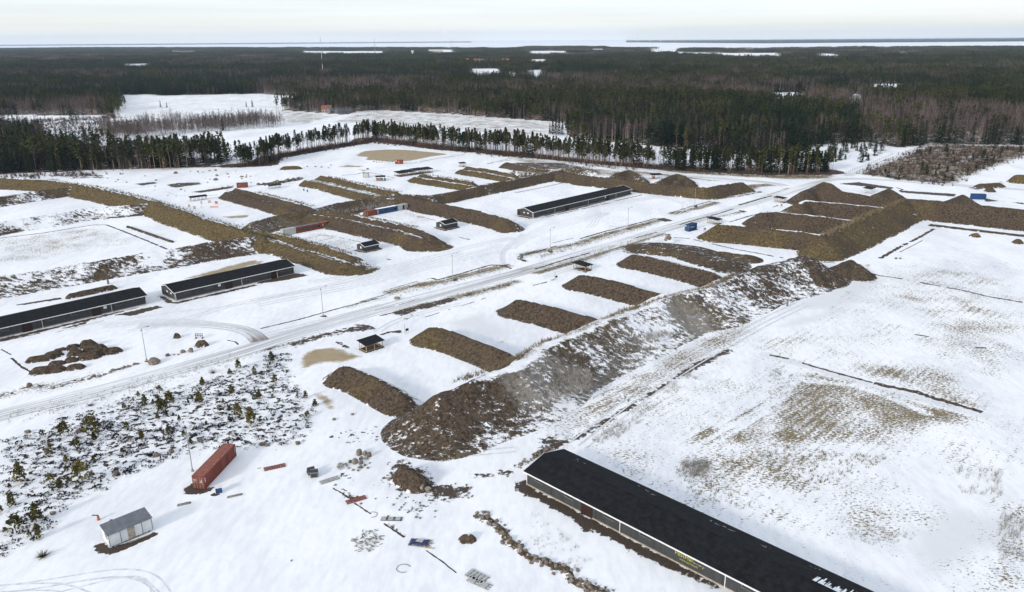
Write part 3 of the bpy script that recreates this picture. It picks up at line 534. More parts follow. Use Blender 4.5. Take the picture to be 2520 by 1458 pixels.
def band(r0, r1, sp, va, sc):
    r = r0
    while r < r1:
        n = int(1.45*r/sp); th = (np.arange(n)+rng.random(n)*.9)/n*1.45-.725; rr = r+(rng.random(n)-.5)*sp; x = np.sin(th)*rr; y = np.cos(th)*rr
        ok = in_forest(x, y); x, y = x[ok], y[ok]
        if len(x):
            a = fbm(x*.8+y*.15, y*1.1, 420, 1, 3)+.10*rng.normal(size=len(x)); b = fbm(x, y, 300, 9, 3)+.09*rng.normal(size=len(x)); bz = np.zeros(len(x), bool)
            for z in BIRCHZ: bz |= inpoly(x, y, z)
            dens = vnoise(x, y, 60, 4)+rng.random(len(x))*.9 > .28
            u = rng.random(len(x)); bi = np.where(bz, u < .8, (a > .63) & (u < .75) | (u < .02)); spr = ~bi & ((b > .51) & (u < .85) | (u > .9))
            if r < 1400: spr |= ~bi & (x > 60) & (y < 900) & (u < .6)
            q = np.stack([x, y, sc*(.8+.4*rng.random(len(x))), rng.choice(va, len(x))], 1)
            FP['birch'] += list(q[bi & dens]); FP['spruce'] += list(q[spr & dens]); FP['pine'] += list(q[~bi & ~spr & dens])
        r += sp
band(420, 1500, 12.5, [0, 1, 2], 1.0); band(1500, 3600, 24, [3, 4], 1.0); band(3600, 14000, 58, [5, 6], 1.0)
def fill(poly, sp, mixw, va=(0, 1, 2), sc=1.0, keep=1.0):
    a, b = poly.min(0), poly.max(0); gx_, gy_ = np.meshgrid(np.arange(a[0], b[0], sp), np.arange(a[1], b[1], sp)); x = (gx_+rng.uniform(-.5, .5, gx_.shape)*sp).ravel(); y = (gy_+rng.uniform(-.5, .5, gy_.shape)*sp).ravel()
    ok = inpoly(x, y, poly) & (rng.random(len(x)) < keep) & (np.abs(x) < y*.75+20); ks = list(mixw); w = np.array([mixw[k] for k in ks]); w = w/w.sum()
    for p, q in zip(x[ok], y[ok]): FP[ks[rng.choice(len(ks), p=w)]].append((p, q, sc*random.uniform(.8, 1.2), rng.choice(va)))
fill(BELT, 8.5, {'birch': .93, 'spruce': .07}, sc=.8, keep=.9); fill(G([(330,303),(520,290),(540,296),(330,312)]), 12, {'birch': 1}, sc=.75, keep=.35)
fill(LEFTBACK, 10, {'spruce': .85, 'birch': .15}, sc=.95); fill(LEFTROW, 10, {'spruce': .45, 'pine': .4, 'birch': .15}, keep=.3)
fill(THICKET, 6, {'brush': 1}, sc=1.0, keep=.9); fill(SAPLING, 6.5, {'brush': 1}, sc=.62, keep=.8); fill(G([(-200,340),(0,300),(265,288),(300,318),(250,350),(270,384),(0,372),(-200,392)]), 9, {'brush': .95, 'spruce': .05}, sc=.9, keep=.45)
fill(G([(280,303),(345,297),(345,341),(270,384),(545,385),(545,372),(300,330)]), 8, {'brush': 1}, keep=.5); fill(G([(0,434),(250,422),(250,430),(160,437),(0,442)]), 7, {'brush': 1}, sc=.8, keep=.6)
fill(G([(1270,384),(1500,411),(1890,431),(2045,428),(2045,431),(1890,435),(1500,415),(1270,388)]), 6, {'brush': 1}, sc=.6, keep=.6); fill(G([(845,240),(700,262),(720,270),(900,252)]), 12, {'spruce': .6, 'brush': .4}, sc=.7)
ROWPOLY = np.vstack([ROWLINE+[0, 1], (ROWLINE+[4, 17])[::-1]]); fill(np.vstack([ROWLINE+[0, -4], (ROWLINE+[3, 12])[::-1]]), 4.5, {'brush': 1}, sc=.55, keep=.8); fill(ROWPOLY, 7.5, {'pine': .75, 'spruce': .1, 'birch': .15}, sc=.8, keep=.8)
fill(LEFTROW, 9, {'spruce': .4, 'pine': .3, 'birch': .3}, keep=.3)
scatter('pine_forest', 'pine', FP['pine'], 'dark olive pine forest stretching away to the lake', 'forest'); scatter('spruce_forest', 'spruce', FP['spruce'], 'near-black spruce stands within the wide forest', 'forest')
scatter('birch_forest', 'birch', FP['birch'], 'leafless purple-grey birch stands with pale trunks in the forest', 'forest'); scatter('brush', 'brush', FP['brush'], 'leafless purple-brown brush along the forest edge', 'brush')
# single trees that stand out in the rows along the fields
PT = 'tall bare-trunked pine in the long row beyond the firing ranges'; ST = 'dark conical spruce in the tree row by the snowy field'; BT = 'leafless pale-barked birch in the row of pines'
L = np.concatenate([[0], np.cumsum(np.hypot(*np.diff(ROWLINE, axis=0).T))]); tot = L[-1]
def rowpt(t, off): return np.array([np.interp(t*tot, L, ROWLINE[:, 0]), np.interp(t*tot, L, ROWLINE[:, 1])])+np.array([off*.25, off])
for k in range(430):
    t = (k+random.random())/430; p = rowpt(t, random.uniform(0, 15)); px = 1260+F*p[0]/math.hypot(p[1], 78); u = random.random()
    if (px > 1640 and u < .5) or (px > 1850 and u < .85): plant('spruce', 'spruce_tree', *p, random.uniform(.62, .98), ST, 'spruces in the row by the snowy field')
    elif u < .15 and px < 1700: plant('birch', 'birch_tree', *p, random.uniform(.68, .85), BT, 'birches among the row of pines')
    elif u < .97 and not (px > 1500 and u > .8): plant('pine', 'pine_tree', *p, random.uniform(.70, .96), PT, 'pines in the long row')
a, b = LEFTROW.min(0), LEFTROW.max(0)
for k in range(900):
    p = (random.uniform(a[0], b[0]), random.uniform(a[1], b[1])); q = np.array([p[0]]), np.array([p[1]])
    if not inpoly(*q, LEFTROW)[0] or abs(p[0]) > p[1]*.72 or random.random() < .45: continue
    px = 1260+F*p[0]/math.hypot(p[1], 78)
    if px > 330 and random.random() < .75: plant('pine', 'pine_tree', *p, random.uniform(.8, 1.1), 'tall pine with bare trunk in the stand left of the snowy forest gap', 'pines left of the forest gap')
    elif random.random() < .8: plant('spruce', 'spruce_tree', *p, random.uniform(.7, 1.1), 'dark spruce in the dense stand at the left forest edge', 'spruces at the left forest edge')
    else: plant('birch', 'birch_tree', *p, .9, 'leafless birch in the dense stand at the left forest edge', 'birches at the left forest edge')
for px, py, kd, lb, sc in ((395.5,265,'spruce','small dark spruce alone in the snowy field',.55),(411,265.5,'spruce','bushy low spruce beside a lone spruce on the snow field',.42),(606.5,264.5,'spruce','round dark tree standing alone by the field track',.5),(621.5,264,'spruce','pointed dark tree by the field track, next to a rounder one',.62),
        (548,323,'spruce','dark spruce standing out of the birch belt',.8),(1360,331,'spruce','spruce at the outer tip of the clump jutting into the field',.9),(1368,331,'spruce','spruce second from the tip of the clump in the field',.95),(1376,332,'spruce','middle spruce of the clump jutting into the field',1),
        (1353,330,'spruce','low spruce at the very end of the jutting clump',.6),(1384,333,'spruce','inner spruce of the clump nearest the forest wall',.9)): plant('spruce', 'spruce_tree', *P(px, py)[:2], sc, lb, None)
def inside(poly, n, mind=0):
    a, b = poly.min(0), poly.max(0); out = []; tries = 0
    while len(out) < n and tries < 30000:
        tries += 1; p = np.array([random.uniform(a[0], b[0]), random.uniform(a[1], b[1])])
        if inpoly(p[:1], p[1:], poly)[0] and (not mind or all((p[0]-q[0])**2+(p[1]-q[1])**2 > mind*mind for q in out)): out.append(p)
    return out
for p in inside(SAPLING, 48, 4): plant('small_spruce', 'small_spruce', *p, random.uniform(.6, 1.1), 'small spruce among the brown saplings right of the snowy track', 'small spruces among the saplings')
for p in inside(SNOWSPRUCE, 55, 4): plant('small_spruce', 'small_spruce', *p, random.uniform(.8, 1.5), 'small spruce on the snowy clearing before the forest', 'small spruces on the snowy clearing')
# ------------------------------------------------------------------ earth berms
RA = np.array([E1, E2])                     # rows: site axes
def berm(label, pts, h, near, far=None, snow=(.35, .05, .3), tone=.4, scrub=0.0, res=.8, amp=.3, name='earth_berm', cat='berm', group=None, patch=.35, ground=False, bare=None, seed=None):
    """pts: crest line (survey pixels at height h, or world if ground); near/far: [(distance, height)...]; snow = (top, near face, far face)"""
    path = np.array(pts) if ground else G(pts, h)
    # resample and round the line
    far = far or near; seed = len(bpy.data.objects) if seed is None else seed; Wd = max(near[-1][0], far[-1][0])+2.0
    q = path@RA.T; lo = q.min(0)-Wd; hi = q.max(0)+Wd; nu = int((hi[0]-lo[0])/res)+2; nv = int((hi[1]-lo[1])/res)+2
    U, V = np.meshgrid(np.linspace(lo[0], hi[0], nu), np.linspace(lo[1], hi[1], nv)); xy = np.stack([U.ravel(), V.ravel()], 1)@RA; x, y = xy[:, 0], xy[:, 1]
    wob = (fbm(x, y, 7, seed, 3)-.5)*(2.2 if group != SG else 1.0)*min(1, Wd/9); d, side, par, tot = segdist(x, y, path); d = np.maximum(0, d+wob*np.clip(d/3, 0, 1))
    sN = (side+1)/2; dn = np.array(near, float); df = np.array(far, float)
    z = np.interp(d, dn[:, 0], dn[:, 1], right=-.4)*sN + np.interp(d, df[:, 0], df[:, 1], right=-.4)*(1-sN)
    z = z*(1+(.09 if group != SG else .06)*(fbm(x, y, 16, seed+3, 2)-.5)*2) + amp*(.6 if group == SG else 1)*(fbm(x, y, 2.6, seed+5, 4)-.5)*2*np.clip(z/1.2, 0, 1)
    for bc, br, ba, bb, rad, bt, keep in (bare or ())[:1]:
        bp = P(*T1(bc, br, ba, bb), h); rr = np.hypot(x-bp[0], y-bp[1]); q = np.clip(1-rr/20, 0, 1); z = z*(1-.36*q*np.clip(d/5, 0, 1))+q**.5*np.clip(z, 0, 1)*.9*(fbm(x, y, 4.5, 77, 4)-.5)
    keepv = z > -.12; Z = z.reshape(nv, nu); I = np.arange(nu*nv).reshape(nv, nu); kk = keepv.reshape(nv, nu); cell = kk[:-1, :-1] | kk[1:, :-1] | kk[:-1, 1:] | kk[1:, 1:]
    f = np.stack([I[:-1, :-1], I[:-1, 1:], I[1:, 1:], I[1:, :-1]], -1)[cell]; used = np.unique(f); rm = np.full(nu*nv, -1); rm[used] = np.arange(len(used)); f = rm[f]
    gy_, gx_ = np.gradient(Z, res); slope = np.hypot(gx_, gy_).ravel()
    top = np.clip(1-slope/.38, 0, 1)*np.clip(z/(h*.3), 0, 1)
    face = snow[1]*sN+snow[2]*(1-sN)+patch*(fbm(x, y, 13, seed+9, 3)-.5)*2*(snow[1] > .01)
    sn = np.clip(face+(snow[0]-face)*top, 0, 1); foot = np.clip(1-z/.5, 0, 1); sn = np.maximum(sn, foot*.55)
    tn = np.clip(tone+.5*(fbm(x, y, 11, seed+17, 2)-.5)*2, 0, 1); sc = np.clip(scrub*(.4+1.2*fbm(x, y, 12, seed+21, 2)), 0, 1) if scrub else 0*x
    for bc, br, ba, bb, rad, bt, keep in (bare or ()):
        bp = P(*T1(bc, br, ba, bb), h); rr = np.hypot(x-bp[0], y-bp[1]); kb = np.clip((rr-rad*.55)/(rad*.7)+.7*(fbm(x, y, 7, 3, 3)-.5), 0, 1)
        sn = np.where((top > .5) & (rr > 4) & (keep > 0), sn, np.maximum(sn*kb+(.25 if keep else .40)*(.4+1.2*fbm(x, y, 9, 31, 2))*(1-kb), foot*.4)); sc = sc*kb; tn = tn*kb+bt*(1-kb)
    c = np.array([x.mean(), y.mean()]); zz = np.maximum(z, -.25)
    me = npmesh(name, np.stack([x-c[0], y-c[1], zz], 1)[used], f, M['berm']); setcol(me, 'cover', np.stack([sn, tn, sc], 1)[used])
    return tag(link(name, me, loc=(c[0], c[1], 0)), label, cat, group)
def prof(h, t=.8, k=1.35): return [(0, h), (t, h*.985), (t+k*h*.92, h*.12), (t+k*h*1.08, -.2)]
def bench(h, l, w1, bw, k=1.35): return [(0, h), (.7, h*.97), (w1*.6, l+.1), (w1, l), (w1+bw, l*.98), (w1+bw+k*l, .0), (w1+bw+k*l+.4, -.25)]
BG = 'berms between the firing lanes'; SG = 'short brown berms along the road'
berm('very long olive-grassed berm running from the far left edge to the container bays', T(0,1,(-500,120),(0,148),(480,174),(730,208),(1000,258),(1500,375),(2000,545),(2400,660),(2610,720)), 5, [(0,5),(.8,4.9),(8.2,.3),(9.5,-.2)], prof(3, 1, 1.5), snow=(.3,.0,.55), tone=1.0, res=1.0)
berm('long snow-patched berm behind the two dark halls on the left', T(0,1,(-600,1215),(0,1112),(800,985),(1600,855),(2000,792),(2518,715)), 4.6, [(0,4.6),(.8,4.5),(6,1.4),(10,.5),(12,-.2)], prof(3.5), snow=(.4,.42,.6), tone=.3, scrub=.2, res=.9, patch=.6)
berm('snowy shrubby cross berm joining the long olive berm, second from the back', T(0,1,(-400,650),(0,575),(480,505),(850,445),(1450,393)), 4.2, [(0,4.2),(1.5,4.1),(6,1.2),(9,.5),(10,-.2)], prof(3), snow=(.75,.38,.8), tone=.3, scrub=.15, patch=.75, res=1)
berm('rear snowy cross berm left of the long olive berm, near the forest', T(0,1,(-300,380),(0,330),(300,285),(690,232)), 4, [(0,4),(1.5,3.9),(8,.5),(10,-.2)], prof(3), snow=(.8,.45,.8), tone=.3, scrub=.1, patch=.7, res=1)
berm('brown terraced berm with a snowy ledge beside the orange target frames', T(0,1,(2310,247),(2518,300)) + T(1,1,(150,335),(320,385),(530,432)), 4.8, bench(4.8, 3, 4, 1.6), prof(4), snow=(.35,.0,.4), tone=.18, res=.8)
berm('tan terraced berm with a snowy ledge behind the two standing targets', T(1,1,(625,128),(760,150),(1000,210),(1380,292)), 5, bench(5, 3, 6, 3), prof(4), snow=(.62,.06,.35), tone=.75, res=.8)
berm('small terraced berm in front of the row of four open shelters', T(1,1,(1600,112),(1850,150),(2110,190)), 4, bench(4, 2.6, 3, 2), prof(3), snow=(.7,.0,.4), tone=.6, res=.8)
berm('small terraced berm with dark lower face right of the lone open shelter', T(1,1,(2055,40),(2300,75),(2518,115)), 4, bench(4, 2.4, 3.5, 1.6), prof(3), snow=(.7,.0,.4), tone=.65, res=.8)
berm('rounded grassy berm farthest back among the small terraced ones', T(1,1,(2440,0),(2518,15)) + T(2,1,(120,40),(300,75)), 3.2, prof(3.2), snow=(.55,.05,.4), tone=.6, res=.9)
berm('long scrubby berm running behind the two rows of bay containers', T(1,1,(-60,575),(250,500),(600,440),(1000,358),(1380,300)), 4.2, [(0,4.2),(.8,4.1),(5,1.6),(9,.9),(11,-.2)], prof(3.5), snow=(.3,.15,.4), tone=.35, scrub=.35, res=.8, patch=.4)
berm('long snow-topped berm behind the big empty snow yard', T(1,1,(1380,305),(1690,322),(2000,262),(2518,160)) + T(2,1,(250,110),(440,78)), 4.2, [(0,4.2),(1.6,4.1),(7,.3),(8,-.2)], prof(3.5, 1.5), snow=(.9,.05,.5), tone=.35, res=.8)
berm('straight dark berm between the big snow yard and the blue container bay', T(1,1,(1400,312),(1640,372),(1850,408),(2330,512),(2470,555)), 4.6, prof(4.6), prof(4), snow=(.25,.01,.45), tone=.2, res=.7)
berm('broad twin-ridged berm between the two container bays', T(1,1,(640,470),(850,497),(1200,568),(1560,640),(1690,690)), 4.8, [(0,4.8),(.8,4.6),(2.6,3.2),(4.5,3.2),(6,3.9),(6.8,3.8),(12,.2),(13,-.2)], prof(4), snow=(.75,.0,.3), tone=.38, res=.7)
berm('twin-ridged berm beside the hall with its rounded end at the road', T(1,1,(30,665),(170,690),(400,745),(770,852),(930,905)), 4.4, [(0,4.4),(.8,4.3),(3,2.8),(5,2.8),(6.4,3.4),(7.2,3.3),(12,.2),(13,-.2)], prof(4), snow=(.72,.02,.5), tone=.6, res=.7)
berm('very long L-shaped berm behind the far dark hall', T(2,1,(410,80),(700,128),(1000,155),(1300,196),(1600,222),(1870,248),(2060,215),(2220,190)), 4.8, prof(4.8), prof(3.5), snow=(.05,.01,.2), tone=.42, res=.9)
berm('pointed brown spur mound left of the small orange range shelter', T(2,1,(1000,105),(1120,72),(1210,120)), 4.2, prof(4.2), snow=(.1,.02,.2), tone=.45, res=.8)
berm('pointed brown spur mound right of the small orange range shelter', T(2,1,(1440,168),(1590,112),(1660,130)), 4, prof(4), snow=(.1,.02,.2), tone=.5, res=.8)
berm('dark low spur mound with a snow stripe beside it, behind the far hall', T(2,1,(1590,185),(1680,150),(1720,180)), 3, prof(3), snow=(.15,.02,.2), tone=.15, res=.8)
berm('rough low brown berm at the top of the cross berms by the forest road', T(2,1,(0,10),(160,35),(400,60),(560,60),(740,75)), 2.2, prof(2.2, 2, 2), snow=(.35,.3,.4), tone=.65, res=1, patch=.5)
berm('low rough berm with snow streaks along the firing range back edge', T(2,1,(0,85),(200,105),(420,100)), 2.4, prof(2.4, 1.5, 2), snow=(.5,.3,.4), tone=.5, res=1, patch=.5)
# right-hand block
berm('broad brown berm closing the front of the right-hand lanes', T(2,1,(1990,608),(2200,618),(2518,652)) + T(3,1,(200,660),(400,684),(540,708)), 5.6, prof(5.6, 1.0), prof(4.5), snow=(.35,.0,.2), tone=.5, res=.8)
berm('high tan-brown backstop berm crossing the right-hand lanes', T(3,1,(520,708),(800,602),(1100,462),(1350,360)), 7.4, [(0,7.4),(1.0,7.3),(10.4,.4),(12,-.2)], prof(5, 1), snow=(.75,.06,.25), tone=.6, res=.8, patch=.25)
berm('dark ridge between the right-hand lanes, nearest the front berm', T(2,1,(2440,487),(2518,478)) + T(3,1,(30,475),(300,505),(840,562)), 5.6, prof(5.6, 1.1), snow=(1.0,.0,.3), tone=.2, res=.8)
berm('dark ridge between the right-hand lanes, second from the front berm', T(3,1,(330,395),(390,372),(700,400),(1130,447)), 5.6, prof(5.6, 1.1), snow=(1.0,.01,.3), tone=.1, res=.8)
berm('dark ridge at the back of the right-hand lanes under the snowy bay', T(3,1,(380,280),(450,252),(800,295),(1310,365)), 5.8, prof(5.8, .8), snow=(.3,.0,.3), tone=.2, res=.8)
berm('rounded mound at the road end of the rear right-hand lane', T(3,1,(470,240),(560,192),(620,205)), 4, prof(4), snow=(.1,.0,.2), tone=.35, res=.8)
berm('pointed brown mound beside the white-posted shelter', T(3,1,(1100,300),(1200,255),(1260,290)), 4.4, prof(4.4), snow=(.1,.0,.2), tone=.45, res=.8)
berm('long dark green-brown berm leaving the picture on the right', T(3,1,(1350,358),(1800,395),(2200,435),(2518,467),(2900,500)), 7, prof(7, .8, 1.4), snow=(.1,.01,.3), tone=.3, res=.9)
berm('grey-brown mound in front of the distant blue container', T(3,1,(1800,372),(1920,322),(1980,352)), 4, prof(4, .6, 1.6), snow=(.05,.02,.1), tone=.25, scrub=.3, res=.9)
# short berms along the road
berm('rough dark short berm topped by pale boulders, farthest along the road', T(2,1,(1390,815),(1600,832),(1900,925)), 2.7, [(0,2.7),(1.5,2.4),(4.5,.2),(5.5,-.2)], [(0,2.7),(3,2.3),(9,1.5),(15,.2),(16,-.2)], snow=(.25,.12,.3), tone=.25, res=.6, amp=.6, patch=.35, group=SG)
berm('low shrubby tail of rough soil right of the boulder-topped berm', T(2,1,(1850,865),(2080,890),(2300,915)), 1.5, prof(1.5, 1.5, 2.5), snow=(.2,.2,.3), tone=.4, res=.6, amp=.5, group=SG)
berm('very dark smooth short berm below the boulder-topped one', T(2,1,(1170,897),(1300,916),(1600,985),(1960,1078)), 4, prof(4, 1.1), prof(3, 1.4), snow=(1.0,.0,.5), tone=.02, res=.5, group=SG)
berm('dark brown short berm nearest the middle open shelter', T(2,1,(650,1097),(760,1112),(1000,1166),(1450,1285)), 4, prof(4, .9), prof(3), snow=(.12,.01,.35), tone=.12, res=.5, group=SG)
berm('dark brown short berm third from the near end of the row', T(2,2,(30,8),(120,22),(400,88),(820,205)), 4.3, prof(4.3, .9), prof(3), snow=(.1,.0,.35), tone=.1, res=.5, group=SG)
berm('brown short berm right of the nearest open shelter', T(1,2,(1690,283),(1760,284),(2000,352),(2480,535)), 3.9, prof(3.9, .8), prof(3), snow=(.12,.01,.5), tone=.3, res=.5, group=SG)
berm('brown short berm nearest the camera, beside the yellowed ice', T(1,2,(840,668),(900,668),(1150,775),(1420,925)), 3.5, prof(3.5, .8), prof(2.8, 1.2), snow=(.2,.02,.75), tone=.22, res=.45, group=SG)
berm('huge snow-flecked backstop embankment crossing the whole range in front', T(1,2,(1770,952),(1900,905),(2518,705)) + T(2,2,(300,500),(700,325),(1100,155),(1500,-20)) + T(2,1,(1880,1225),(2230,1085)) + T(3,1,(120,985),(400,925)), 7.4, [(0,7.4),(1.2,7.3),(10.5,1.3),(13.4,.3),(15,-.2)], [(0,7.3),(2.5,7.2),(5,5.0),(10,.3),(11.5,-.2)], snow=(.86,.44,.85), tone=.35, scrub=.55, res=.5, amp=.35, patch=.5, bare=((1, 2, 1740, 965, 14, .22, 1), (3, 1, 60, 1040, 24, .1, 0), (3, 1, 400, 935, 20, .1, 0)))
berm('dark bare soil heap ending the big embankment on the far right', T(3,1,(0,1010),(250,945),(390,940),(470,1010)), 6, [(0,6),(1.5,5.7),(8,1.5),(12,.2),(13,-.2)], prof(5), snow=(.1,.22,.2), tone=.1, res=.6, amp=.6, patch=.55)
berm('separate brown soil mound just beyond the end of the embankment', T(3,1,(720,1000),(830,958),(900,1000)), 4, prof(4), snow=(.05,.03,.1), tone=.28, res=.6)
# soil, gravel and snow-covered heaps
def heap(label, px, rx, ry, h, ang=45, tone=.05, snow=(.1,.02,.3), name='soil_heap', cat='soil heap', group=None, amp=.25, res=.35):
    c = P(*px)[:2]; u = np.array([math.cos(math.radians(ang)), math.sin(math.radians(ang))]); L = max(rx-ry, .05)
    p = np.array([c-u*L, c+u*L]); pr = [(0, h), (ry*.3, h*.93), (ry*.7, h*.5), (ry, .05), (ry*1.15, -.2)]
    return berm(label, p, h, pr, pr, snow, tone, 0, res, amp, name, cat, group, ground=True, patch=.15)
HG = 'dark soil heaps dumped on the snow yard'
for a, b, rx, ry, h, an, tx in ((400,610,3.6,1.5,1.3,20,'long dark soil heap at the left end of the dumped cluster'),(560,650,2.2,1.3,1.0,20,'small dark heap between the left long heap and the front heap'),(470,720,4.4,1.9,1.5,15,'largest front soil heap at the bottom of the dumped cluster'),(740,690,2.4,1.5,1.2,20,'rounded heap at the right end of the front line of the cluster'),
        (520,570,2.6,1.8,1.3,30,'brown heap with grey top in the middle left of the cluster'),(700,620,1.9,1.4,1.2,20,'isolated low heap in the snow gap of the cluster'),(740,555,2.2,1.5,1.4,25,'middle heap of the cluster beside the snow gap'),(720,500,2.2,1.4,1.3,25,'back left heap of the dumped cluster'),
        (860,475,2.5,1.9,2.0,30,'tallest heap at the back of the dumped cluster'),(930,510,3.2,1.6,1.5,20,'flat-topped heap right of the tallest one'),(880,585,3.0,1.9,1.7,25,'grey-brown heap at the front right of the cluster'),(1050,540,3.8,1.7,1.5,20,'long heap tapering off at the right end of the cluster'),(590,520,1.8,1.0,.9,30,'smallest thin heap at the back left of the cluster')):
    heap(tx, T1(0,2,a,b), rx, ry, h, an, group=HG, tone=.08)
heap('brown stony soil mound with two pale boulders at its foot', T1(1,3,1510,380), 4.6, 2.6, 2.6, -45, .42, (.1,.04,.4), 'soil_mound', 'soil mound')
heap('small snow-capped soil mound beside the rubble row in front', T1(1,3,2055,945), 1.5, 1.1, 1.0, 0, .3, (.75,.05,.5), 'soil_mound', 'soil mound')
heap('pale sand heap at the edge of the frozen pond', T1(1,1,330,66), 7, 3.4, 1.9, 12, .9, (.02,.0,.05), 'sand_heap', 'sand heap', res=.7)
heap('small grey sand cone in the right-hand snow field, left of the other', T1(3,1,2040,725), 2.2, 2.0, 1.5, 0, .7, (.02,.05,.1), 'sand_cone', 'sand heap', res=.5)
heap('small grey sand cone at the right edge of the snow field', T1(3,1,2455,790), 2.4, 2.2, 1.7, 0, .6, (.02,.05,.1), 'sand_cone', 'sand heap', res=.5)
heap('brushy brown heap right of the saplings', T1(3,1,2180,240), 9, 4, 2.0, 15, .5, (.15,.15,.2), 'earth_heap', 'soil heap', res=.9)
heap('grey gravel cone in front of the brushy heap', T1(3,1,2185,285), 3, 2.8, 2.2, 0, .5, (.02,.02,.1), 'gravel_cone', 'gravel heap', res=.6)
heap('grey gravel heap cut off by the right picture edge', T1(3,1,2490,195), 7, 5, 4, 0, .6, (.02,.02,.1), 'gravel_heap', 'gravel heap', res=.8)
heap('long low dark soil ridge across the snowy range floor', T1(0,1,1460,705), 22, .9, .7, -42, .05, (.05,.02,.05), 'soil_ridge', 'soil ridge', res=.4)
heap('low dark soil ridge on the snow field below the right-hand berm', T1(3,1,2200,690), 24, 1.2, .8, -36, .15, (.05,.02,.1), 'soil_ridge', 'soil ridge', res=.5)
heap('soil bank behind the leftmost dark hall', T1(0,1,900,1280), 8, 1.8, 1.4, 45, .05, (.1,.02,.2), 'soil_bank', 'soil heap', res=.5)
heap('dark brown rock and soil heap beside the small rusty frame', T1(0,2,1735,390), 1.1, .8, 1.3, 0, .2, (.02,.02,.05), 'soil_heap', 'soil heap', res=.25)
heap('brown mound with debris at the far left end of the boulder line', T1(0,2,1975,470), 1.9, 1.4, 1.6, 20, .3, (.05,.02,.1), 'soil_mound', 'soil mound', res=.3)
# ------------------------------------------------------------------ road, tracks, strips of bare dirt
def ribbon(name, pts, width, m, z=.004, world=False, dark=None, kind='structure', step_=2.0):
    p = np.array(pts) if world else G(pts); seg = np.hypot(*np.diff(p, axis=0).T); L = np.r_[0, np.cumsum(seg)]; n = max(2, int(L[-1]/step_)); t = np.linspace(0, L[-1], n)
    # smooth the line
    cx = np.interp(t, L, p[:, 0]); cy = np.interp(t, L, p[:, 1]); k = max(1, int(6/step_))
    if n > 4*k:
        ker = np.ones(2*k+1)/(2*k+1)
        for _ in range(2): cx = np.convolve(np.pad(cx, k, 'reflect', reflect_type='odd'), ker, 'valid'); cy = np.convolve(np.pad(cy, k, 'reflect', reflect_type='odd'), ker, 'valid')
    dx = np.gradient(cx); dy = np.gradient(cy); q = np.hypot(dx, dy); nx_, ny_ = -dy/q, dx/q; off = np.linspace(-.5, .5, 9); w = np.broadcast_to(width, (n,)) if np.ndim(width) else np.full(n, width)
    V = np.stack([np.stack([cx+nx_*w*o, cy+ny_*w*o, np.full(n, z)], 1) for o in off], 1); I = np.arange(n*9).reshape(n, 9)
    f = np.stack([I[:-1, :-1], I[1:, :-1], I[1:, 1:], I[:-1, 1:]], -1).reshape(-1, 4)[:, ::-1]; me = npmesh(name, V.reshape(-1, 3), f, m)
    dk = np.zeros((n, 9)) if dark is None else np.interp(t/L[-1], dark[0], dark[1])[:, None]*np.ones(9)
    setcol(me, 'track', np.stack([np.repeat(t, 9), np.tile(off, n)*np.repeat(w, 9), dk.ravel()], 1)); return tag(link(name, me), kind=kind)
ribbon('road', [(-130,1062),(0,1022),(150,987),(270,958),(400,921),(480,896),(560,876),(640,850),(700,829),(790,803),(900,772),(1010,742),(1130,710),(1260,676),(1400,636),(1520,600),(1650,560),(1780,522),(1880,492),(1960,466),(2010,450),(2055,441),(2130,440),(2300,452),(2450,463),(2700,480)], 7.5, M['road'], dark=([0,.24,.27,.31,.36,1],[.02,.05,.35,.55,.1,.03]))
ribbon('road', [(640,840),(634,822),(600,808),(520,799),(430,797),(340,803)], 5, M['road'], z=.008, dark=([0,.12,.3,1],[.75,.45,.12,.0]))
ribbon('road', T(2,0,(70,1285),(400,1315),(900,1360),(1500,1420)) + T(2,1,(1650,130),(2100,165),(2518,200)) + T(3,1,(180,232)), 7, M['road'], z=.012)
ribbon('track', T(3,0,(780,1458),(1000,1385),(1300,1260),(1480,1190),(1640,1135)), 6, M['road'], z=.004)
def arcs(name, center, m=M['track'], offs=(-.9, .9), w=.32, z=.006):
    p = G(center); d = np.gradient(p, axis=0); d /= np.linalg.norm(d, axis=1)[:, None]; nrm = np.stack([-d[:, 1], d[:, 0]], 1)
    for o in offs: ribbon(name, p+nrm*o, w, m, z=z, world=True, step_=.8); z += .001
arcs('tyre_track', T(0,3,(-100,1440),(300,1412),(650,1345),(1000,1265),(1250,1225),(1400,1225),(1530,1255),(1600,1330),(1620,1400),(1620,1500)))
arcs('tyre_track', T(0,3,(300,1458),(600,1425),(900,1350),(1150,1290),(1350,1270),(1480,1310),(1530,1380),(1530,1500)), offs=(-.7,.7), z=.009)
arcs('tyre_track', T(0,3,(-50,1425),(300,1405),(560,1405),(700,1440),(850,1500)), offs=(-.8,.8), z=.013)
for q in range(4): arcs('tyre_track', T(0,2,(1000,300-q*14),(1500,235-q*10),(1900,225-q*6),(2250,280-q*8),(2420,350)), offs=(0,), z=.016+q*.001, w=.35)
for q in range(5): arcs('tyre_track', T(2,1,(0,845-q*14),(200,720-q*18),(600,600-q*16),(850,505-q*4)), offs=(0,), z=.016+q*.001, w=.35)
for q in range(4): arcs('tyre_track', T(1,1,(2430-q*14,990),(2400-q*12,900),(2518-q*20,790)) + T(2,1,(120-q*16,700)), offs=(0,), z=.021+q*.001, w=.35)
for q in range(3): arcs('tyre_track', T(2,1,(700+q*30,640),(770+q*35,590),(740+q*30,560),(900+q*16,490)), offs=(0,), z=.025+q*.001, w=.35)
arcs('tyre_track', T(1,1,(500,1180),(1000,1110),(1600,960),(2200,800),(2518,740)), offs=(-1,1,2.4), z=.022, w=.5); arcs('tyre_track', T(1,1,(0,1340),(600,1230),(1200,1075),(2000,880)), offs=(-1,1), z=.026, w=.6)
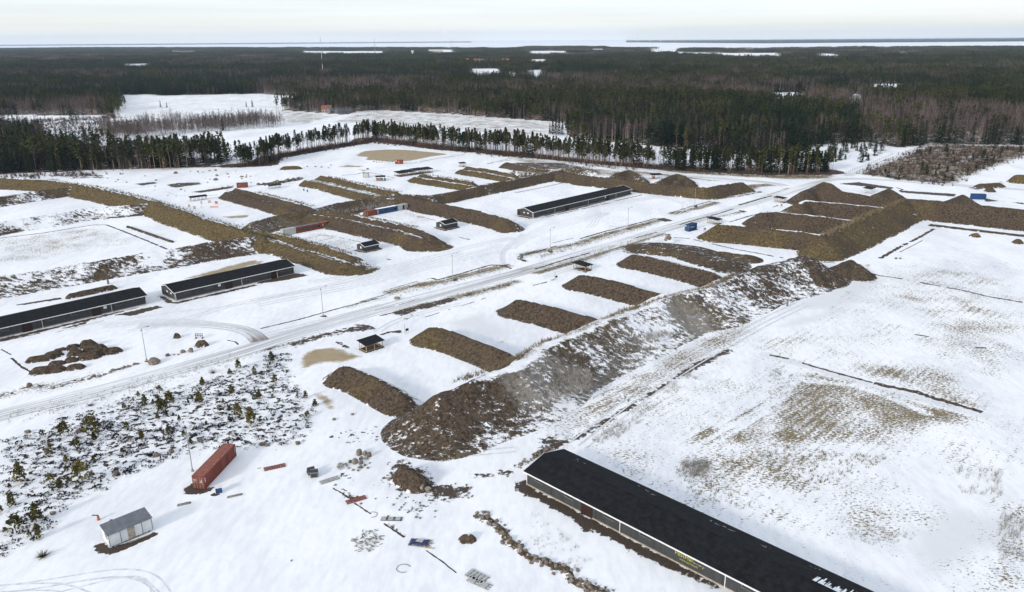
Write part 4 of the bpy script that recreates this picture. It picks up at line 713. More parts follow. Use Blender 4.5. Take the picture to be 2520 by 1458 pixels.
arcs('tyre_track', T(0,2,(560,330),(1100,225),(1800,130),(2518,50)), offs=(0,), z=.03, w=.2)
for k, (pl, of, w) in enumerate(((T(0,2,(1250,330),(1700,250),(2100,120),(2518,10)), (-1, 1), .4), (T(1,1,(0,1400),(400,1320),(900,1230),(1500,1080),(2100,930),(2518,830)), (-1.1, 1.1, 3.6, 5.6), .45), (T(2,1,(0,650),(500,470),(1000,400),(1500,330),(1900,365)), (-1, 1, 2.8, 4.8), .45),
        (T(2,1,(1180,300),(1450,340),(1700,420),(1560,520)), (-1, 1), .4), (T(1,2,(0,330),(700,160),(1150,40)), (-3, -5), .4),
        (T(1,2,(1180,330),(1260,260),(1500,170),(2000,60)), (-.9, .9), .35), (T(2,1,(300,1120),(560,1040),(900,900),(1300,790),(1560,740)), (-.9, .9), .35), (T(1,3,(1560,0),(1900,120),(2518,60)), (-.9, .9), .35), (T(3,2,(-1800,1458),(-1300,1050),(-700,640),(0,250),(400,60)), (-.9, .9, 3), .4))): arcs('tyre_track', pl, offs=of, z=.032+k*.004, w=w)
DM = MB()
def strip(pts, w, gap=.0, z=.014):
    p = G(pts); L = np.r_[0, np.cumsum(np.hypot(*np.diff(p, axis=0).T))]; t = np.arange(0, L[-1], .7); x = np.interp(t, L, p[:, 0]); y = np.interp(t, L, p[:, 1]); dx, dy = np.gradient(x), np.gradient(y); q = np.hypot(dx, dy)+1e-9
    nx_, ny_ = -dy/q, dx/q; a = w*(.25+.5*rng.random(len(t))); b = w*(.25+.5*rng.random(len(t))); on = vnoise(t, t*0+w*9+len(DM.v)*.01, 3.5, 1) > gap
    for k in range(len(t)-1):
        if on[k]: DM.add([(x[k]+nx_[k]*a[k], y[k]+ny_[k]*a[k], z), (x[k]-nx_[k]*b[k], y[k]-ny_[k]*b[k], z), (x[k+1]-nx_[k+1]*b[k+1], y[k+1]-ny_[k+1]*b[k+1], z), (x[k+1]+nx_[k+1]*a[k+1], y[k+1]+ny_[k+1]*a[k+1], z)], [(0, 1, 2, 3)])
for pl, w, g in ((T(1,2,(30,302),(400,215),(700,130),(1000,50),(1190,0)), .7, 0), (T(1,1,(1000,1365),(1200,1310),(1340,1268)), .5, .3), (T(1,1,(1300,1240),(1560,1165),(1700,1135)), .4, .2), (T(1,1,(1700,1133),(1760,1150),(1900,1115),(2280,1005),(2400,1008),(2495,1045)), .9, .05), (T(2,1,(30,925),(200,880),(420,815)), .9, .1),
        (T(2,1,(370,790),(480,762),(580,740)), .5, .2), (T(2,1,(640,748),(900,672),(1110,622),(1380,548),(1460,548)), .9, .05), (T(2,1,(700,725),(1000,640),(1250,580)), .3, .3), (T(2,1,(1510,500),(1700,440),(1920,378)), .9, .05), (T(1,2,(1200,178),(1500,100),(1900,0)), .7, .05), (T(2,1,(200,1045),(500,950),(740,885)), 1.0, .05),
        (T(2,1,(1160,745),(1400,680)), .8, .1), (T(2,1,(1610,610),(1850,540),(2000,500),(2140,455)), 1.0, .05), (T(2,1,(2170,425),(2518,325)), 1.4, .1), (T(1,1,(1150,1450),(1400,1390),(1600,1330)), .3, .4), (T(2,1,(0,298),(130,275),(300,240),(500,195)), .9, .1), (T(2,1,(640,462),(800,425),(950,392)), .8, .1), (T(2,1,(970,380),(1100,352),(1250,318)), .9, .05), (T(2,1,(180,560),(420,510),(640,462)), .7, .3),
        (T(0,1,(0,742),(400,695),(900,614),(1040,612),(1200,672),(1450,772),(1640,852)), .9, .05), (T(3,1,(1110,940),(1300,830),(1500,730),(1640,650)), 1.3, .2), (T(3,1,(1280,890),(1430,815),(1550,750)), .4, .3), (T(3,1,(970,1072),(1100,1108),(1340,1142)), .9, .2), (T(3,1,(1500,1175),(1900,1250),(2200,1320),(2518,1372)), 1.0, .25),
        (T(3,2,(30,560),(230,600),(480,680),(850,780),(1050,835)), .9, .3), (T(3,2,(1050,835),(1250,880),(1480,925),(1600,970),(1850,1040),(2110,1122)), 1.5, .1), (T(3,2,(1450,360),(1620,385),(1780,420)), .7, .4), (T(3,2,(2040,490),(2150,490)), .8, .1), (T(1,2,(2000,80),(2240,0)), .4, .4), (T(1,2,(1640,190),(1900,110)), .4, .4),
        (T(1,2,(1210,362),(1300,335),(1430,318)), .8, .2), (T(2,1,(180,1205),(300,1175),(390,1145)), .7, .2), (T(2,1,(2100,585),(2280,530),(2400,500)), .9, .1), (T(2,1,(1560,735),(1700,745),(1900,790),(2130,845),(2518,915)), .8, .3), (T(3,1,(0,908),(160,935)), .9, .3), (T(3,1,(470,972),(600,980),(690,985)), .7, .2),
        (T(0,2,(110,590),(200,670),(290,720),(360,770)), .6, .05), (T(0,2,(10,505),(130,570)), .4, .4), (T(0,2,(2225,415),(2300,430),(2335,460)), .4, .1), (T(1,3,(0,250),(50,232)), .2, 0), (T(1,3,(740,440),(830,490),(900,540)), .3, .2), (T(1,3,(950,585),(1000,620),(1120,700)), .3, .3), (T(1,3,(1240,785),(1340,855),(1460,930)), .4, .0), (T(1,3,(1650,1050),(1800,1150),(1960,1280)), .25, .3),
        (T(0,2,(0,430),(400,345),(390,350)), .6, .2), (T(0,2,(540,340),(860,260),(1100,205)), .2, .3), (T(1,1,(500,740),(640,710),(830,742),(1010,780)), .4, .3), (T(1,1,(600,770),(760,735)), .4, .3), (T(1,1,(1180,520),(1340,545)), .3, .4), (T(1,1,(1560,525),(1750,570)), .35, .3), (T(1,1,(830,860),(950,830)), .3, .3), (T(1,1,(830,128),(960,118),(1060,95)), .9, .1), (T(1,1,(1080,95),(1250,132),(1340,152)), .6, .1),
        (T(1,1,(2000,325),(2300,340)), .3, .5), (T(0,1,(1980,330),(2130,318)), .6, .1), (T(1,1,(230,215),(400,200)), .4, .2), (T(2,1,(0,295),(60,290)), .8, .0), (T(3,1,(60,440),(130,415)), .8, .2), (T(1,1,(2250,15),(2518,-30)), .8, .3), (T(1,1,(1760,92),(1950,75)), .5, .4), (T(1,0,(1500,1338),(1750,1290),(2030,1248)), .8, .1), (T(1,0,(2230,1345),(2500,1280)), .8, .2),
        (T(0,1,(1100,310),(1400,330),(1700,440),(2000,560),(2300,650),(2518,690)), .9, .55), (T(3,1,(1260,245),(1330,265),(1300,280)), 1.2, .2), (T(1,1,(1270,945),(1310,955)), .9, 0), (T(1,1,(2040,748),(2090,755)), 1.2, 0), (T(1,1,(1970,730),(2040,750)), .5, .2)): strip(pl, w, g)
tag(DM.build('dirt', M['dirt']), 'narrow strips of bare dark dirt along snow edges and ditches', 'dirt', kind='stuff')
# ------------------------------------------------------------------ buildings
def text(name, body, size, m, parent, mtx, align='LEFT'):
    c = bpy.data.curves.new(name, 'FONT'); c.body = body; c.size = size; c.extrude = .004; c.align_x = align; c.materials.append(m)
    t = bpy.data.objects.new('t', c); me = bpy.data.meshes.new_from_object(t); me.name = name; bpy.data.objects.remove(t)
    if not me.materials: me.materials.append(m)
    o = link(name, me, parent); o.matrix_local = mtx; return o
def facing(x, y, z, rz=0): return Matrix.Translation((x, y, z)) @ Matrix.Rotation(rz, 4, 'Z') @ Matrix.Rotation(math.pi/2, 4, 'X')
def hall(label, A, ang, L, Wd, eave, ridge, feats, cat='hall', name='storage_hall', group=None, gable=(), over=.5, gable_end=0):
    """A: front corner on the ground; x along the front wall, y to the back"""
    o = empty(name, (A[0], A[1], 0), math.radians(ang), label, cat, group); p = MB(); t = .12
    p.box(-.03, L+.03, -.03, Wd+.03, -.1, .27); p.build('plinth', M['concrete'], o)
    w = MB(); hr = ridge-.14
    w.add([(0,0,.32),(L,0,.32),(L,Wd,.32),(0,Wd,.32),(0,0,eave),(L,0,eave),(L,Wd,eave),(0,Wd,eave),(0,Wd/2,hr),(L,Wd/2,hr)], [(0,1,5,4),(2,3,7,6),(1,2,6,9,5),(3,0,4,8,7)]); w.build('wall', M['wall'], o)
    r = MB(); sl_ = (ridge-eave)/(Wd/2); e0 = eave-sl_*over+.12
    r.add([(-over,-over,e0),(L+over,-over,e0),(L+over,Wd/2,ridge),(-over,Wd/2,ridge),(L+over,Wd+over,e0),(-over,Wd+over,e0),(-over,-over,e0-t),(L+over,-over,e0-t),(L+over,Wd/2,ridge-t),(-over,Wd/2,ridge-t),(L+over,Wd+over,e0-t),(-over,Wd+over,e0-t)],
          [(0,1,2,3),(3,2,4,5),(7,6,9,8),(8,9,11,10),(1,7,8,2),(2,8,10,4),(6,0,3,9),(9,3,5,11),(4,10,11,5)]); ro = r.build('roof', M['roof'], o)
    c = MB(); c.box(-over, L+over, Wd/2-.12, Wd/2+.12, ridge-.005, ridge+.035); c.build('ridge_cap', M['roof'], ro)
    g = MB(); g.box(-over-.02, L+over+.02, -over-.12, -over-.003, e0-t-.05, e0+.03); g.build('gutter', M['white'], o)
    for xx in (-over-.05, L+over+.003):
        b = MB(); b.beam((xx+.023, -over, e0-.03), (xx+.023, Wd/2, ridge-.03), .05, .2); b.beam((xx+.023, Wd/2, ridge-.03), (xx+.023, Wd+over, e0-.03), .05, .2); b.build('barge_board', M['white'], o)
    for k, (typ, a, b_) in enumerate(feats):
        m = MB()
        if typ == 'pipe': m.cone((a, -.12, .05), (a, -.12, eave-.25), .07, .07, 6); m.beam((a, -.12, eave-.25), (a, -over-.05, e0-.12), .12); m.build('downpipe', M['white'], o)
        elif typ == 'door':
            m.box(a, a+b_, -.09, -.004, .05, eave-.28); d = m.build('door', M['door'], o); h = MB(); h.box(a-b_*.9, a+b_*1.05, -.16, -.005, eave-.26, eave-.16); h.build('rail', M['frame'], d)
        elif typ == 'win':
            m.box(a, a+b_, -.035, -.004, eave-1.05, eave-.55); f = m.build('window', M['glass'], o); s_ = MB(); s_.box(a-.06, a+b_+.06, -.12, -.005, eave-1.15, eave-1.06); s_.box(a-.09, a-.003, -.09, -.006, eave-1.055, eave-.5); s_.build('sill', M['frame'], f)
        elif typ == 'sign': m.box(a, a+b_, -.05, -.004, eave-1.3, eave-.5); m.build('sign_panel', M['white'], o)
        elif typ == 'seam': m.box(a, a+.07, -.03, -.003, .33, eave-.2); m.build('corner_trim', M['door'], o)
    for typ, a, b_ in gable:       # on the end wall x = 0 (0) or x = L (1); a runs from the back
        m = MB(); x0, x1 = ((-.05, -.004) if gable_end == 0 else (L+.004, L+.05))
        if typ == 'win': m.box(x0, x1, a, a+b_, 1.7, 2.2); m.build('window', M['white'], o)
        elif typ == 'door': m.box(x0, x1, a, a+b_, .3, 2.4); m.build('door', M['door'], o)
        elif typ == 'panel': m.box(x0, x1, a, a+b_, 1.1, 2.0); m.build('sign_panel', M['white'], o)
        elif typ == 'trim': m.box(x0, x1, a, a+b_, .33, eave); m.build('corner_trim', M['white'], o)
    return o
def feats(L, seq):
    out = []
    for typ, a, b in seq:
        if a < L: out.append((typ, a, b))
    return out
HS = []
for k in range(4):
    b = k*19.6; HS += [('pipe', b+.1, 0), ('win', b+2.6, 2.0), ('seam', b+5.3, 0), ('win', b+8.2, 2.0), ('win', b+15.6, 2.0)]
HS = [('pipe', .1, 0), ('win', 2.3, 1.7), ('seam', 6.0, 0), ('win', 9.2, 2.0), ('door', 13.0, 2.5), ('seam', 16.2, 0), ('win', 18.0, 2.2), ('pipe', 21.4, 0), ('win', 25.4, 2.0), ('seam', 28.1, 0), ('win', 35.4, 2.0), ('seam', 40.4, 0), ('pipe', 40.9, 0), ('win', 43.6, 2.0), ('door', 52, 2.5), ('win', 56, 2), ('pipe', 61, 0), ('win', 66, 2)]
nh = hall('longest dark hall in the foreground with yellow lettering on its wall', P(*T1(2,3,120,405)), -45, 76, 10.4, 2.85, 4.25, HS, gable=(('door', 4.2, 2.4),))
text('lettering', 'PestHalo.Oy', 1.05, M['yellow'], nh, facing(32.0, -.03, 1.55)); text('lettering', 'www.aarrisoa.fi', .52, M['yellow'], nh, facing(32.9, -.03, .95))
sb = MB()                     # thawing snow left on the back slope of the roof
def roofpt(x, d): return (x, 5.2+d, 4.25-.2482*d+.02)
for k in range(46):
    x0 = 51.5+k*.52+random.uniform(-.15, .15); sb.add([roofpt(x0, .13), roofpt(x0+.55, .13), roofpt(x0+.55, .62), roofpt(x0, .58)], [(0,1,2,3)])
    for q in range(2):
        d, w, a = random.uniform(.5, 3.2)*random.random()**.4, random.uniform(.1, .34), x0+.2*q; zo = .004+.006*random.random()
        sb.add([(u_[0], u_[1], u_[2]+zo) for u_ in (roofpt(a, .4), roofpt(a+w, .4), roofpt(a+w*.7+random.uniform(-.1, .1), d+.5), roofpt(a+.02, d+.5))], [(0,1,2,3)])
for x0, d0, n in ((2, 3.4, 6), (17, 4.2, 7), (32, 4.0, 12), (40, 4.3, 5), (46, 4.3, 3)):
    for k in range(n):
        xx = x0+random.uniform(0, 4.5); d = d0+random.uniform(-.6, .5); w = random.uniform(.05, .12); a = random.uniform(.3, .8); sb.add([roofpt(xx, d), roofpt(xx+w, d), roofpt(xx+a+w, d+random.uniform(-.1, .12)), roofpt(xx+a, d-.02)], [(0,1,2,3)])
tag(sb.build('snow_patch', M['snow'], [c for c in nh.children if c.name.startswith('roof')][0]), kind='stuff')
FB = [('pipe', .15, 0), ('win', 3, 2), ('win', 10.2, 2), ('sign', 14.2, .9), ('door', 16.6, 2.5), ('pipe', 22.4, 0), ('win', 23.2, 1.8), ('win', 29.6, 2), ('door', 33.2, 2.5), ('pipe', 35.4, 0), ('win', 37, 1.8), ('win', 39.8, 1.2)]
hall('dark hall between the leftmost hall and the twin-ridged berm', P(*T1(0,1,1720,1358)), 44.7, 41.9, 10.6, 2.9, 4.3, FB, gable=(('win', 2.6, .8), ('win', 5.6, .8), ('door', 9.0, 1.1), ('trim', .05, .12)), gable_end=0)
A = P(*T1(0,2,1437,62)); LA = 76; a0 = A[:2]-LA*np.array([math.cos(math.radians(45.6)), math.sin(math.radians(45.6))])
hall('leftmost dark hall, cut off by the left picture edge', a0, 45.6, LA, 10.6, 2.9, 4.3, [('pipe', LA-.15, 0), ('win', LA-3.8, 1.6), ('win', LA-9.0, 1.8), ('pipe', LA-10.4, 0), ('sign', LA-12.6, .9), ('door', LA-16, 2.6), ('win', LA-21.6, 1.9), ('win', LA-27.6, 1.9), ('pipe', LA-29.4, 0), ('door', LA-34.6, 2.6), ('win', LA-39.6, 1.9), ('win', LA-45.6, 1.9), ('pipe', LA-50, 0)])
hall('far dark hall standing alone on the big snow yard', P(*T1(2,1,178,548)), 46.3, 77, 9.9, 2.9, 4.3, [('pipe', .15, 0), ('win', 9.6, 1.8), ('pipe', 15.4, 0), ('win', 19, 1.8), ('door', 23.2, 2.5), ('win', 36.4, 1.8), ('pipe', 40.6, 0), ('win', 44.4, 1.8), ('sign', 54.2, .9), ('door', 55.6, 2.5), ('win', 60.4, 1.8), ('pipe', 63.6, 0), ('win', 67, 1.8), ('win', 73.4, 1.8), ('pipe', 76.8, 0)], gable=(('win', 2.6, .9), ('win', 5.0, .9), ('door', 8.0, 1.5), ('trim', .05, .12)))
hall('small dark shed at the mouth of the red container bay', P(*T1(1,1,1055,882)), 45, 6.6, 5.4, 2.35, 3.35, [('seam', .05, 0)], 'shed', 'shed', 'sheds at the container bays', gable=(('panel', 2.3, .8), ('door', .25, .9)), over=.35)
hall('small dark shed at the mouth of the blue container bay', P(*T1(1,1,1838,662)), 45, 7.2, 6.0, 2.45, 3.5, [('seam', .05, 0)], 'shed', 'shed', 'sheds at the container bays', gable=(('panel', 2.6, .8), ('door', .25, .9)), over=.35)
# open shelters
def shelter(label, A, ang, L, Wd, h0, h1, bays=2, brace=True, name='open_shelter', cat='shelter', group='open shelters at the ranges', post='wood', over=.45, rail=True):
    o = empty(name, (A[0], A[1], 0), math.radians(ang), label, cat, group); t = .09
    xs = np.linspace(.06, L-.06, bays+1); zt = lambda y: h0+(h1-h0)*y/Wd
    for y in (.06, Wd-.06):
        for x in xs: MB().beam((x, y, -.1), (x, y, zt(y)), .13).build('post', M[post], o)
    f = MB()
    for y in (.06, Wd-.06):
        f.beam((0, y, zt(y)-.1), (L, y, zt(y)-.1), .1, .14)
        if rail: f.beam((0, y, .15), (L, y, .15), .08, .12)
    for x in (.06, L-.06):
        f.beam((x, .13, zt(.06)-.1), (x, Wd-.13, zt(Wd)-.1), .09, .12)
        if rail: f.beam((x, .13, .15), (x, Wd-.13, .15), .08, .12)
        if brace: f.beam((x, Wd-.2, .3), (x, .2, h0-.25), .09); f.beam((x, Wd*.5, h1*.9), (x, Wd*.9, .4), .07)
    if brace:
        for k in range(bays): f.beam((xs[k], Wd-.06, .25), (xs[k+1], Wd-.06, h1-.3), .07)
    f.build('timber_frame', M[post], o)
    r = MB(); y0, y1 = -over, Wd+over
    r.add([(-over, y0, zt(y0)), (L+over, y0, zt(y0)), (L+over, y1, zt(y1)), (-over, y1, zt(y1))]+[(-over, y0, zt(y0)+t), (L+over, y0, zt(y0)+t), (L+over, y1, zt(y1)+t), (-over, y1, zt(y1)+t)], [(3,2,1,0),(4,5,6,7),(0,1,5,4),(1,2,6,5),(2,3,7,6),(3,0,4,7)]); r.build('roof', M['roof'], o)
    return o
shelter('nearest open timber shelter beside the yellowed ice, a black sloping roof', P(*T1(1,2,1068,535)), 45, 5.3, 3.2, 2.0, 2.45)
shelter('open timber shelter with black roof between the dark short berms and the road', P(*T1(2,1,690,1070)), 45, 3.6, 5.6, 1.9, 2.2)
shelter('open timber shelter next to the blue container with white writing', P(1764.5,553.6), 45, 3.6, 5.0, 2.0, 2.3)
shelter('open shelter by the road behind the right-hand dark ridges', P(*T1(3,1,155,397)), 45, 3.6, 4.6, 2.1, 2.3)
shelter('white-posted shelter in the rear right-hand bay under the pointed mound', P(*T1(3,1,1010,312)), 45, 6, 3.5, 2.6, 2.9, 3, post='white')
shelter('open shelter with an orange box inside, behind the far hall', P(*T1(2,1,1345,166)), 20, 6.5, 3.2, 2.4, 2.7, 2, False)
s7 = P(*T1(1,1,1165,181)); shelter('two-bay open shelter with an orange box, beside the pale container', s7, 12, 4.9, 2.4, 2.2, 2.5, 2, False)
for k, (a, b, tx) in enumerate(((1372,578,'lowest and nearest of the four black-roofed shelters in a row'),(1580,555,'second of the four black-roofed shelters from the near end'),(1850,505,'third of the four black-roofed shelters from the near end'),(2110,478,'farthest and highest of the four black-roofed shelters in a row'))):
    shelter(tx, P(866.67+a/11.81, 386.67+b/11.81), 42, 6.2, 5.4, 2.0+.2*(k > 0), 2.5+.25*(k > 0), 3)
shelter('lone open shelter on the snow at the foot of the small terraced berm', P(*T1(1,1,1990,42)), 30, 3.6, 2.6, 2.0, 2.3)
shelter('slatted shooting stand left of the orange target frames', P(*T1(0,1,1872,383)), 38, 8.0, 2.2, 1.9, 2.2, 4, True, post='greywood', rail=False)
shelter('slim white-legged stand on the snow behind the two standing targets', P(*T1(1,1,125,262)), 40, 6.5, 2.0, 1.7, 1.9, 4, True, post='greywood', rail=False)
# shipping containers
def container(label, A, ang, L, body, top, doors_at=None, Wd=2.44, H=2.59, group=None, openings=(), z0=0.05, frame=None):
    """A: front corner, x along the long side, y to the back; doors_at 'a' puts the door end at x=0"""
    o = empty('shipping_container', (A[0], A[1], 0), math.radians(ang), label, 'container', group); b = MB(); st = .28; n = int((L-.3)/st/2)
    for y, s in ((.05, -1), (Wd-.05, 1)):
        pts = []; x = .12; w = (L-.24)/n
        for k in range(n): pts += [(x, 0), (x+w*.3, 0), (x+w*.5, .045), (x+w*.8, .045)]; x += w
        pts.append((L-.12, 0)); vs = []
        for px_, d in pts: yy = y-s*d; vs += [(px_, yy, z0+.15), (px_, yy, z0+H-.1)]
        f = [(2*k, 2*k+2, 2*k+3, 2*k+1) if s < 0 else (2*k+1, 2*k+3, 2*k+2, 2*k) for k in range(len(pts)-1)]; b.add(vs, f)
    for xx in (.03, L-.03): b.box(xx-.02, xx+.02, .11, Wd-.11, z0+.15, z0+H-.1)
    b.build('body', body, o)
    r = MB(); r.box(.11, L-.11, .11, Wd-.11, z0+H-.099, z0+H-.02)
    for k in range(int(L/.6)): r.box(.3+k*.6, .5+k*.6, .2, Wd-.2, z0+H-.019, z0+H)
    r.build('roof', top, o)
    fr = MB()
    for x in (0, L-.11):
        for y in (0, Wd-.11): fr.box(x, x+.11, y, y+.11, z0, z0+H+.003)
    for y in (.002, Wd-.109):
        for z in (z0+.01, z0+H-.12): fr.box(.111, L-.111, y, y+.107, z, z+.12)
    for x in (.002, L-.109):
        for z in (z0+.01, z0+H-.12): fr.box(x, x+.107, .111, Wd-.111, z, z+.12)
    fr.build('corner_frame', frame or body, o)
    if doors_at:
        sx_ = -1 if doors_at == 'a' else 1; xd = 0 if doors_at == 'a' else L
        for y0, y1 in ((.115, Wd/2-.01), (Wd/2+.01, Wd-.115)):
            d = MB(); x0, x1 = sorted((xd+sx_*.002, xd+sx_*.04)); d.box(x0, x1, y0, y1, z0+.15, z0+H-.13); dd_ = d.build('door', body, o)
            for q in (.28, .72):
                yb = y0+(y1-y0)*q; rb = MB(); rb.cone((xd+sx_*.08, yb, z0+.1), (xd+sx_*.08, yb, z0+H-.1), .028, .028, 6)
                for zz in (.5, 1.3, 2.1): rb.box(xd+sx_*.06-.025, xd+sx_*.06+.025, yb-.06, yb+.06, z0+zz, z0+zz+.08)
                rb.build('locking_bar', M['steel'], dd_)
    for nm, a, b_, za, zb, mm_ in openings: m = MB(); m.box(a, b_, -.03, .09, z0+za, z0+zb); m.build(nm, mm_, o)
    return o
A = P(453.3+530/9.94, 1086.7+1172/9.94)
rc = container('long brick-red container with door bars facing the camera', A, 82.3, 12.19, M['red'], M['redtop'], 'a')
text('lettering', 'TEX', .42, M['white'], rc, Matrix.Translation((-.06, 2.28, 1.72)) @ Matrix.Rotation(-math.pi/2, 4, 'Z') @ Matrix.Rotation(math.pi/2, 4, 'X'))
for (y, z, w, h) in ((2.2, 1.35, .38, .12), (1.0, 1.3, .5, .32), (.85, 1.8, .5, .08), (.5, .85, .14, .2)):
    m = MB(); m.box(-.058, -.047, y-w, y, z, z+h); m.build('marking', M['plank'], rc)
m = MB(); m.box(.14, .3, -.006, .048, 1.4, 2.3); m.build('marking', M['white'], rc); m = MB(); m.box(11.7, 11.85, -.006, .048, 1.0, 2.2); m.build('marking', M['plank'], rc)
bx = container('deep blue container with white writing on its side by the road', P(1666.7+475/15.75, 533.3+578/15.75), 47, 6.06, M['dkblue'], M['bluetop'], 'a')
text('lettering', 'ITELLA', .95, M['white'], bx, facing(.75, -.012, 1.25))
m = MB(); m.box(-.062, -.045, 1.7, 2.2, 1.9, 2.4); m.build('marking', M['white'], bx)
# container rows in the bays
j = P(928, 529.6)[:2]; u = E1
container('rust-red container at the left end of the blue container row', j-u*6.1, 45, 6.06, M['rust'], M['redtop'], 'a', group='containers in the blue bay', openings=(('marking', .55, .75, .4, 2.2, M['yellow']),))
container('long blue container with dark wall openings in the bay', j, 45, 12.19, M['blue'], M['snow'], group='containers in the blue bay', openings=(('marking', .5, .75, .5, 2.2, M['white']), ('window', 1.2, 3.7, .9, 1.7, M['glass']), ('window', 4.3, 6.6, .95, 1.75, M['glass']), ('window', 7.0, 9.4, .95, 1.75, M['glass']), ('window', 9.9, 11.3, 1.0, 1.8, M['black'])), frame=M['blue'])
container('off-white container with a dark doorway at the right end of the blue row', j+u*12.25, 45, 6.06, M['grey'], M['grey'], group='containers in the blue bay', openings=(('door', 3.0, 3.95, .2, 2.25, M['black']),))
j = P(729.2, 575.6)[:2]
container('pale grey container half hidden by the twin-ridged berm', j-u*6.1, 45, 6.06, M['grey'], M['grey'], group='containers in the red bay')
container('long red container with a long dark window in its side', j, 45, 12.19, M['rust'], M['hutroof'], group='containers in the red bay', openings=(('window', 1.0, 10.6, 1.0, 1.75, M['glass']), ('window', 10.8, 11.5, 1.0, 1.9, M['black'])))
container('red container with open dark doorway at the right end of the red row', j+u*12.25, 45, 6.06, M['rust'], M['redtop'], group='containers in the red bay', openings=(('door', 3.0, 3.95, .2, 2.25, M['black']), ('marking', .9, 1.1, 1.0, 2.0, M['white'])))
c1 = container('dark red container standing by the frozen pond', P(972.4,404.3), -4, 5.0, M['red'], M['redtop'], group=None); m = MB(); m.box(.3, 1.0, -.01, .048, 1.8, 2.3); m.build('marking', M['white'], c1); m = MB(); m.box(1.9, 2.9, -.01, .048, .6, 2.0); m.build('marking', M['orange'], c1)
container('pale container with dark roof left of the orange-box shelter', P(893,437.8), -3, 3.4, M['grey'], M['bluetop'])
container('distant bright blue container behind a grey-brown mound', P(*T1(3,1,2003,362)), -12, 6.6, M['dkblue'], M['bluetop'])
container('rust-red container behind the terraced berm by the boulder field', P(583,463.5), 18, 6.06, M['rust'], M['bluetop'])
# site hut in the foreground
A = P(226.7+490/10.935, 1240+1222/10.935); ht = empty('site_hut', (A[0], A[1], 0), math.radians(44.9), 'white panelled site hut with grey sloping roof on bare dark ground', 'hut'); L, Wd = 6.9, 2.9
b = MB(); b.add([(0,0,.35),(L,0,.35),(L,Wd,.35),(0,Wd,.35),(0,0,2.55),(L,0,2.55),(L,Wd,3.0),(0,Wd,3.0)], [(3,2,1,0),(0,1,5,4),(1,2,6,5),(2,3,7,6),(3,0,4,7)]); b.build('wall', M['hutwall'], ht)
r = MB(); r.add([(-.15,-.2,2.54),(L+.15,-.2,2.54),(L+.15,Wd+.2,3.06),(-.15,Wd+.2,3.06),(-.15,-.2,2.63),(L+.15,-.2,2.63),(L+.15,Wd+.2,3.15),(-.15,Wd+.2,3.15)], [(3,2,1,0),(4,5,6,7),(0,1,5,4),(1,2,6,5),(2,3,7,6),(3,0,4,7)]); r.build('roof', M['hutroof'], ht)
for x in (.0, 1.8, 5.2, L-.1): m = MB(); m.box(x, x+.1, -.03, -.003, .3, 2.53); m.build('panel_seam', M['frame'], ht)
m = MB(); m.box(2.95, 4.1, -.05, -.004, .38, 2.5); m.build('door', M['ochre'], ht)
m = MB(); m.box(-.03, -.004, .5, 1.5, 1.65, 2.4); w = m.build('window', M['glass'], ht); m = MB(); m.box(-.09, -.032, .45, .9, 1.6, 2.35); m.build('shutter', M['concrete'], w)
m = MB(); [m.box(x, x+.25, y, y+.25, -.05, .349) for x in (.4, 2.4, 4.4, 6.2) for y in (.25, Wd-.5)]; m.box(.3, L-.3, .3, .45, .2, .348); m.build('footing', M['black'], ht)
tag(MB().beam((0,0,.08),(3.4,.1,.08),.09,.07).build('wooden_plank', M['wood']), 'pale plank lying on dark ground before the site hut', 'plank'); q = bpy.data.objects['wooden_plank']; q.location = P(226.7+985/10.935, 1240+1068/10.935); q.rotation_euler.z = math.radians(41)
# light poles
def light_pole(label, px, h=8.9, arm=1.25, ang=20):
    p = P(*px); o = empty('light_pole', p, math.radians(ang), label, 'light pole', 'light poles along the yard and road'); MB().cone((0,0,0),(0,0,h),.10,.06,8).build('pole', M['steel'], o)
    MB().cone((0,0,-.1),(0,0,.5),.28,.2,8).build('base', M['concrete'], o); a = MB(); a.cone((0,0,h-.05),(arm*.5,0,h+.28),.045,.04,6); a.cone((arm*.5,0,h+.28),(arm,0,h+.3),.04,.035,6); a.build('arm', M['steel'], o)
    l = MB(); l.box(arm-.02, arm+.6, -.13, .13, h+.25, h+.36); l.build('lamp_head', M['frame'], o); l = MB(); l.box(-.22, .04, -.14, .14, h-.75, h-.45); l.build('floodlight', M['frame'], o); return o
for (a, b), tx in zip(((361,888),(795.5,778),(1114.5,688),(1354,618),(1545,562),(1709.5,507.8),(474,1161)), ('light pole beside the dark boulder and the dumped soil heaps','light pole on a soil patch between road and yard, second from the left','light pole beside the yard edge opposite the two small sheds','light pole in the verge near the grey cabinet','light pole in the verge in front of the far hall','farthest light pole, near the long L-shaped berm','light pole standing behind the long brick-red container')): light_pole(tx, (a, b))
def sign_post(label, px, h=3.2):
    p = P(*px); o = empty('range_sign', p, math.radians(35), label, 'sign', 'range signs on posts'); MB().cone((0,0,-.1),(0,0,h),.05,.04,6).build('pole', M['greywood'], o); m = MB(); m.box(.35,.42,-.04,.04,-.1,1.3); m.box(1.05,1.12,-.04,.04,-.1,1.3); m.build('leg', M['greywood'], o); m = MB(); m.box(.25,1.2,-.075,-.041,.75,1.45); m.build('board', M['black'], o)
sign_post('thin flag post with a dark board at the brown short berm', T1(1,2,1443,352)); sign_post('thin flag post with a dark board by the dark short berm', T1(2,1,390,1152)); sign_post('thin flag post with a dark board below the blue written container', (1731.5,570.5)); sign_post('thin flag post with a dark board beside the rear right-hand shelter', T1(3,1,135,440))
m = MB(); m.box(-.6,.6,-.4,.4,0,1.7); m.box(-.65,.65,-.45,.45,1.701,1.76); o = tag(m.build('utility_cabinet', M['frame']), 'grey utility cabinet on bare soil beside the road', 'cabinet'); o.location = P(*T1(2,1,66,940)); o.rotation_euler.z = .7
